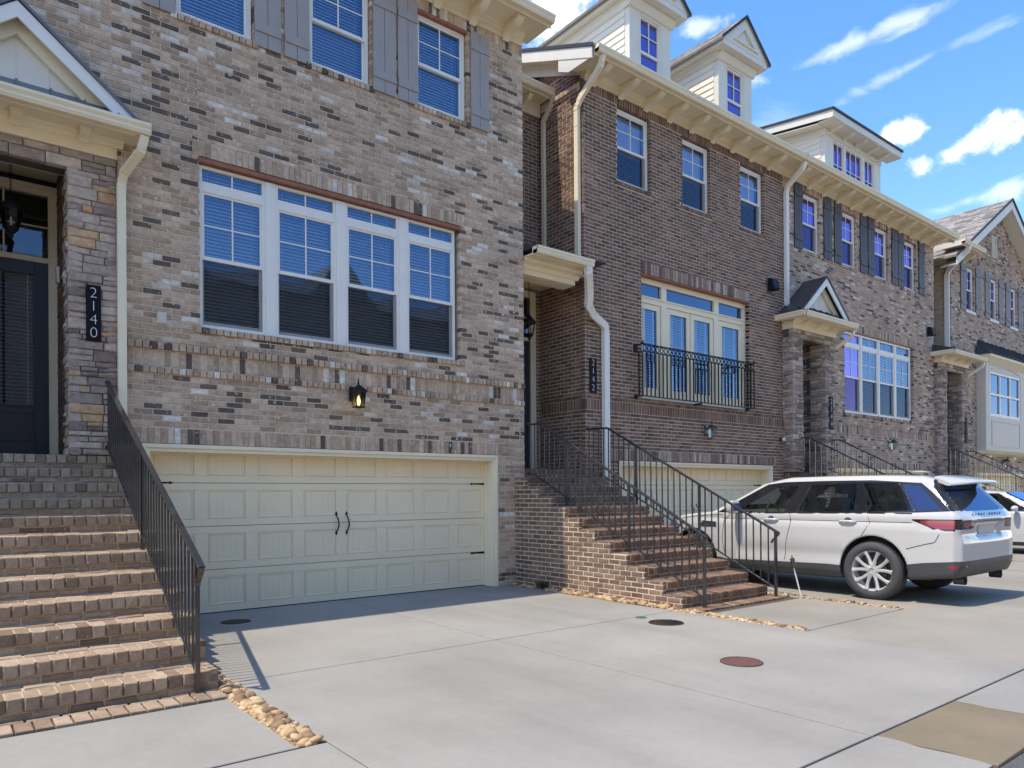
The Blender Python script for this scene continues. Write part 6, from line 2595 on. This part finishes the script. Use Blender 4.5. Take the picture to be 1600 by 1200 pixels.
    def seam(pts, name='panel_gap', rad=.0045, m_=None, sg=-1, lift=.0):
        mb = MB()
        P_ = []
        for (a, b), (c, d) in zip(pts[:-1], pts[1:]):
            n = max(2, int(math.hypot(c - a, d - b) / .05))
            for i in range(n):
                t = i / n
                P_.append((a + (c - a) * t, b + (d - b) * t))
        P_.append(pts[-1])
        mb.tube([(surf_x(y, z, sg) + sg * lift, y, z) for y, z in P_], rad, 5)
        return mb.build(name, m_ or M['black'], r)
    for sg in (-1, 1):
        seam([(2.30, 1.125), (2.275, 1.0), (2.34, .75), (2.38, .45)], sg=sg)
        seam([(1.175, 1.15), (1.13, 1.03), (1.20, .90), (1.27, .80), (1.33, .79)], sg=sg)
        seam([(3.30, 1.12), (3.42, 1.0), (3.45, .7), (3.40, .45)], sg=sg)
        seam([(.60, 1.04), (3.45, 1.035)], sg=sg, rad=.0035)
        seam([(3.45, 1.10), (3.9, 1.07), (4.4, 1.0)], sg=sg)
        seam([(.66, .70), (.45, .765), (.32, .80), (.27, .90)], sg=sg)
        seam([(.60, 1.155), (2.4, 1.135), (3.3, 1.115)], name='chrome_strip', sg=sg, rad=.007, m_=M['black'])
        for yy in (2.60, 1.43):
            z = 1.035
            x = surf_x(yy, z, sg)
            mb = MB()
            mb.lathe([(.062, sg * .0), (.060, sg * .006), (.001, sg * .008)], (x, yy, z - .005), 16, 'x')
            mb.build('handle_cup', M['clad'], r)
            mb = MB()
            mb.tube([(x + sg * .012, yy - .12, z - .005), (x + sg * .035, yy - .08, z), (x + sg * .040, yy, z + .003), (x + sg * .035, yy + .08, z), (x + sg * .012, yy + .12, z - .005)], [.013, .017, .019, .017, .013], 8)
            mb.build('door_handle', M['paint'], r, smooth=True)
        # vent blades on the wing
        x = surf_x(3.73, .93, sg)
        for k in range(3):
            mb = MB()
            mb.prism([(3.56, .90 + k * .03), (3.90 - k * .03, .915 + k * .03), (3.90 - k * .03, .93 + k * .03), (3.58, .918 + k * .03)], 'x', x - .006, x + .012) if sg > 0 else \
                mb.prism([(3.56, .90 + k * .03), (3.90 - k * .03, .915 + k * .03), (3.90 - k * .03, .93 + k * .03), (3.58, .918 + k * .03)], 'x', x - .012, x + .006)
            mb.build('wing_vent', M['black'], r)
        # mirror
        x = sg * .93
        mb = MB()
        mb.tube([(x - sg * .03, 3.12, 1.13), (x + sg * .07, 3.14, 1.15)], [.03, .022], 8)
        mb.build('mirror_arm', M['gloss_black'], r)
        bm = bmesh.new()
        bmesh.ops.create_icosphere(bm, subdivisions=3, radius=1)
        for v in bm.verts:
            c = v.co
            e_ = lambda q: math.copysign(abs(q) ** .6, q)
            v.co = Vector((x + sg * .15 + e_(c.x) * .135, 3.16 + e_(c.y) * (.075 if c.y > 0 else .045), 1.215 + e_(c.z) * .105))
        me = bpy.data.meshes.new('mirror_shell')
        bm.to_mesh(me)
        bm.free()
        me.polygons.foreach_set('use_smooth', [True] * len(me.polygons))
        me.materials.append(M['paint'])
        inst(me, 'mirror_shell', r)
        mb = MB()
        mb.box(x + sg * .055, x + sg * .245, 3.104, 3.116, 1.15, 1.275)
        mb.build('mirror_glass', M['chrome'], r, bevel=.01)
    # pillars between the doors read as thin bright lines on the rear door edge
    seam([(2.205, 1.145), (2.075, 1.56)], name='pillar_trim', rad=.006, m_=M['black'], lift=.0)
    seam([(1.17, 1.16), (1.315, 1.57)], name='pillar_trim', rad=.007, m_=M['black'], lift=.0)
    seam([(.56, 1.19), (.835, 1.55)], name='pillar_trim', rad=.005, m_=M['black'], lift=.0)
    # roof rail, spoiler, antenna
    mb = MB()
    prof = [(.44, 1.655), (.06, 1.585), (.02, 1.56), (.03, 1.54), (.12, 1.545), (.40, 1.60)]
    vs = []
    xsn = np.linspace(-.66, .66, 13)
    for x in xsn:
        k = 1 - (abs(x) / .66) ** 4 * .55
        vs += [(x, .44 - (.44 - y) * k, z - .03 * (abs(x) / .66) ** 3) for y, z in prof]
    n = len(prof)
    fs = [(i * n + j, i * n + (j + 1) % n, (i + 1) * n + (j + 1) % n, (i + 1) * n + j) for i in range(12) for j in range(n)] + [tuple(range(n)), tuple(range(12 * n, 13 * n))[::-1]]
    mb.raw(vs, fs)
    mb.build('spoiler', M['paint'], r, angle=50)
    mb = MB()
    mb.prism([(.72, 1.70), (.86, 1.73), (.92, 1.73), (.98, 1.715)], 'x', -.02, .02)
    mb.build('antenna', M['paint'], r)
    # tailgate writing, plate, lamps in the bumper, tow trim, exhausts

    def rear_y(x, z):
        m_ = (V[:, 1] < .6)
        d = np.hypot(V[m_, 0] - x, V[m_, 2] - z)
        return V[m_][np.argmin(d), 1]

    def write(body, x, z, size, name, m_, ext=.003):
        cu = bpy.data.curves.new(name, 'FONT')
        cu.body = body
        cu.size = size
        cu.align_x = 'CENTER'
        cu.align_y = 'CENTER'
        cu.extrude = ext
        cu.offset = .0012
        o = bpy.data.objects.new(name, cu)
        col.objects.link(o)
        me = bpy.data.meshes.new_from_object(o)
        bpy.data.objects.remove(o)
        me.materials.clear()
        me.materials.append(m_)
        q = inst(me, name, r, (x, rear_y(x, z) - .004, z), (math.pi / 2, 0, 0))
        return q
    word = 'RANGE ROVER'
    wx = -.46
    for i, ch in enumerate(word):
        if ch != ' ':
            write(ch, wx + i * .092, 1.135, .062, 'letter', M['clad'])
    write('SDV6', -.50, 1.00, .038, 'letter', M['clad']) if False else write('SPORT', -.56, .985, .036, 'letter', M['clad'])
    mb = MB()
    mb.box(-.26, .26, rear_y(0, .95) - .012, rear_y(0, .95) + .01, .885, 1.0)
    mb.build('licence_plate', M['blur'], r, bevel=.004)
    mb = MB()
    mb.prism([(rear_y(0, 1.05) - .03, 1.045), (rear_y(0, 1.05) - .03, 1.06), (rear_y(0, 1.05) + .02, 1.065), (rear_y(0, 1.05) + .02, 1.04)], 'x', -.52, .52)
    mb.build('tailgate_trim', M['clad'], r, bevel=.004)
    for sg in (-1, 1):
        mb = MB()
        mb.lathe([(.052, -.02), (.058, -.03), (.058, .10), (.05, .10), (.046, -.01)], (sg * .60, .13, .315), 18, 'y', cap=False)
        mb.build('exhaust_tip', M['steel_dark'], r)
    # wheels
    for sg in (-1, 1):
        for y in (ya, yb):
            wheel(r, sg * .858, y, RW, RW, .255, 5, out=sg)
    # cabin: floor, seats, dash, wheel
    mb = MB()
    mb.box(-.8, .8, .7, 3.5, .42, .60)
    mb.box(-.78, .78, .55, .62, .6, 1.15)
    mb.build('cabin_floor', M['cabin'], r)
    mb = MB()
    mb.prism([(3.10, .60), (3.02, 1.05), (3.15, 1.14), (3.55, 1.16), (3.6, .6)], 'x', -.74, .74)
    mb.build('dashboard', M['cabin'], r, bevel=.02)
    for x in (-.38, .38):
        for y, hb in ((2.30, .62), (1.42, .55)):
            mb = MB()
            mb.box(x - .25, x + .25, y - .05, y + .5, .60, .75)
            mb.prism([(y - .02, .72), (y - .16, .72 + hb), (y - .04, .74 + hb), (y + .12, .74)], 'x', x - .24, x + .24)
            mb.build('seat', M['cabin'], r, bevel=.03)
            hd = MB()
            hd.prism([(y - .17, .78 + hb), (y - .185, .93 + hb), (y - .15, .975 + hb), (y - .06, .96 + hb), (y - .05, .80 + hb)], 'x', x - .13, x + .13)
            hd.build('headrest', M['cabin'], r, bevel=.03)
    mb = MB()
    rr_ = .185
    pts = [(-.38 + rr_ * math.cos(t), 2.90 + .06 * math.sin(t), 1.08 + rr_ * .95 * math.sin(t)) for t in np.linspace(0, 6.283, 25)]
    mb.tube(pts, .014, 8, cap=False)
    mb.tube([(-.38 - rr_, 2.90, 1.08), (-.38, 2.94, 1.07), (-.38 + rr_, 2.90, 1.08)], .018, 6)
    mb.tube([(-.38, 2.94, 1.07), (-.38, 2.87, .91)], .018, 6)
    mb.build('steering_wheel', M['cabin'], r)
    mb = MB()
    mb.box(-.09, .09, 2.98, 3.0, 1.44, 1.50)
    mb.build('cabin_mirror', M['cabin'], r)
    mb = MB()
    mb.box(-.64, .64, .75, 2.5, 1.615, 1.625)
    mb.build('headliner', M['cabin_light'], r)
    return r


suv()


def sedan():
    r = tag(empty('parked_car', (20.0, 8.75, 0), rz=math.pi), 'second white car, mostly hidden behind the nearer white one', 'car', 'white cars parked on the driveways')
    # local: rear at y=0, nose at y=4.7, turned to face the street
    side = [(.10, .30), (.0, .45), (.02, .80), (.10, 1.0), (.40, 1.08), (.95, 1.36), (1.5, 1.46), (2.1, 1.48), (2.6, 1.42), (3.2, 1.12), (3.5, 1.0), (4.2, .88), (4.55, .74), (4.68, .55), (4.66, .32), (4.5, .20), (1, .18), (.5, .2)]
    section = [(0, .1), (.80, .15), (.88, .26), (.90, .45), (.905, .68), (.895, .84), (.86, .95), (.80, .99), (.60, 1.38), (.45, 1.45), (0, 1.48)]
    plan = [(0, 0), (.6, .02), (.80, .12), (.87, .4), (.905, 1.0), (.905, 3.4), (.88, 4.0), (.80, 4.4), (.6, 4.62), (0, 4.70)]
    RW = .33
    ya, yb = .95, 3.72
    V, F = car_shell(side, section, plan, [(ya, RW + .01, .375), (yb, RW + .01, .375)], h=.03, L=4.75, W=.95, H=1.55)
    C = V[F].mean(1)
    N = np.cross(V[F[:, 2]] - V[F[:, 0]], V[F[:, 3]] - V[F[:, 1]])
    N /= np.linalg.norm(N, axis=1)[:, None] + 1e-9
    ac = np.abs(C[:, 0])
    ax_ = np.abs(V[:, 0])
    used = np.zeros(len(F), bool)

    def take(sel):
        s_ = sel & ~used
        used[s_] = True
        return s_
    sd = (np.abs(N[:, 0]) > .5) & (ac > .5)
    g1 = [(3.05, .98), (2.50, 1.33), (2.0, 1.39), (1.95, .99)]
    g2 = [(1.88, .99), (1.93, 1.39), (1.5, 1.37), (1.0, 1.25), (.75, 1.05), (1.1, 1.0)]
    under = (C[:, 2] < .21) | ((np.hypot(C[:, 1] - ya, C[:, 2] - RW) < .385) & (ac < .85)) | ((np.hypot(C[:, 1] - yb, C[:, 2] - RW) < .385) & (ac < .85))
    submesh('underbody', V, F, take(under), M['cabin'], r)
    for p in (g1, g2):
        s_ = take(sd & in_poly(C[:, 1], C[:, 2], p))
        for sg in (-1, 1):
            submesh('side_window', V, F, s_ & (C[:, 0] * sg > 0), M['privacy'], r)
    submesh('windscreen', V, F, take((C[:, 1] > 2.4) & (C[:, 1] < 3.35) & (N[:, 2] > .3) & (N[:, 1] > .2) & (C[:, 2] > 1.05) & (ac < .68)), M['privacy'], r)
    submesh('rear_window', V, F, take((C[:, 1] > .35) & (C[:, 1] < 1.1) & (N[:, 1] < -.2) & (N[:, 2] > .3) & (C[:, 2] > 1.08) & (ac < .65)), M['privacy'], r)
    submesh('window_surround', V, F, take(sd & in_poly(C[:, 1], C[:, 2], [(3.2, .96), (2.5, 1.38), (1.9, 1.43), (.9, 1.28), (.6, 1.0)])), M['gloss_black'], r)
    submesh('sill', V, F, take((C[:, 2] < .28)), M['gloss_black'], r)
    submesh('headlight', V, F, take((C[:, 1] > 4.25) & (ac > .5) & (C[:, 2] > .58) & (C[:, 2] < .72)), M['clear_lens'], r)
    submesh('tail_light', V, F, take((C[:, 1] < .25) & (ac > .5) & (C[:, 2] > .78) & (C[:, 2] < .92)), M['red_lens'], r)
    submesh('body', V, F, take(np.ones(len(F), bool)), M['paint2'], r)
    for sg in (-1, 1):
        bm = bmesh.new()
        bmesh.ops.create_icosphere(bm, subdivisions=3, radius=1)
        for v in bm.verts:
            c = v.co
            v.co = Vector((sg * .99 + c.x * .11, 2.92 + c.y * .07, 1.04 + c.z * .065))
        me = bpy.data.meshes.new('mirror_shell')
        bm.to_mesh(me)
        bm.free()
        me.polygons.foreach_set('use_smooth', [True] * len(me.polygons))
        me.materials.append(M['paint2'])
        inst(me, 'mirror_shell', r)
        mb = MB()
        mb.tube([(sg * .86, 2.90, .98), (sg * .94, 2.92, 1.01)], .02, 6)
        mb.build('mirror_arm', M['gloss_black'], r)
        for y in (ya, yb):
            wheel(r, sg * .79, y, RW, RW, .215, 5, out=sg)
    return r


sedan()


# ================================================================== the row across the street (mirrored in the panes)
def opposite(xa, xb, h):
    r = tag(empty('townhouse', ((xa + xb) / 2, -16.5, 0)), 'townhouse across the street, showing only as a dark roofline mirrored in the panes', 'townhouse', 'townhouses across the street')
    w = (xb - xa) / 2
    mb = MB()
    mb.box(-w, w, -9, 0, 0, h)
    mb.build('wall', M['brick_mauve'], r)
    mb = MB()
    for k in ((-1,) if int(xa) % 2 else (1,)):
        mb.prism([(k * w / 2 - w * .45, h), (k * w / 2, h + 2.2), (k * w / 2 + w * .45, h)], 'y', -4, .3)
    mb.prism([(.5, h - .1), (-4.5, h + 1.9), (-9.5, h - .1)], 'x', -w - .1, w + .1)
    mb.build('roof', M['roof'], r)
    for z0, z1 in ((3.4, 5.2), (7.0, 8.4)):
        for x in (-w * .6, -w * .1, w * .5):
            f = MB()
            frame_rect(f, x - .5, x + .5, z0, z1, .0, .06, .07)
            f.box(x - .43, x + .43, .001, .05, (z0 + z1) / 2 - .03, (z0 + z1) / 2 + .03)
            wd = f.build('window', M['white'], r)
            g = MB()
            g.face([(x - .45, .02, z0), (x + .45, .02, z0), (x + .45, .02, z1), (x - .45, .02, z1)])
            g.build('pane', M['privacy'], wd)
    g = MB()
    g.box(-w * .6, w * .6, .001, .04, 0, 2.1)
    g.build('garage_door', M['door_cream'], r)


for xa, xb, h in ((-14, -6, 11.2), (-5.9, 2.1, 11.5), (2.2, 10.2, 11.2), (10.3, 18.3, 11.5), (18.4, 27, 11.2), (27.1, 36, 11.2)):
    opposite(xa, xb, h)
plane_obj('driveway', -16, 40, -16.5, -9.5, .004, M['conc_b'])
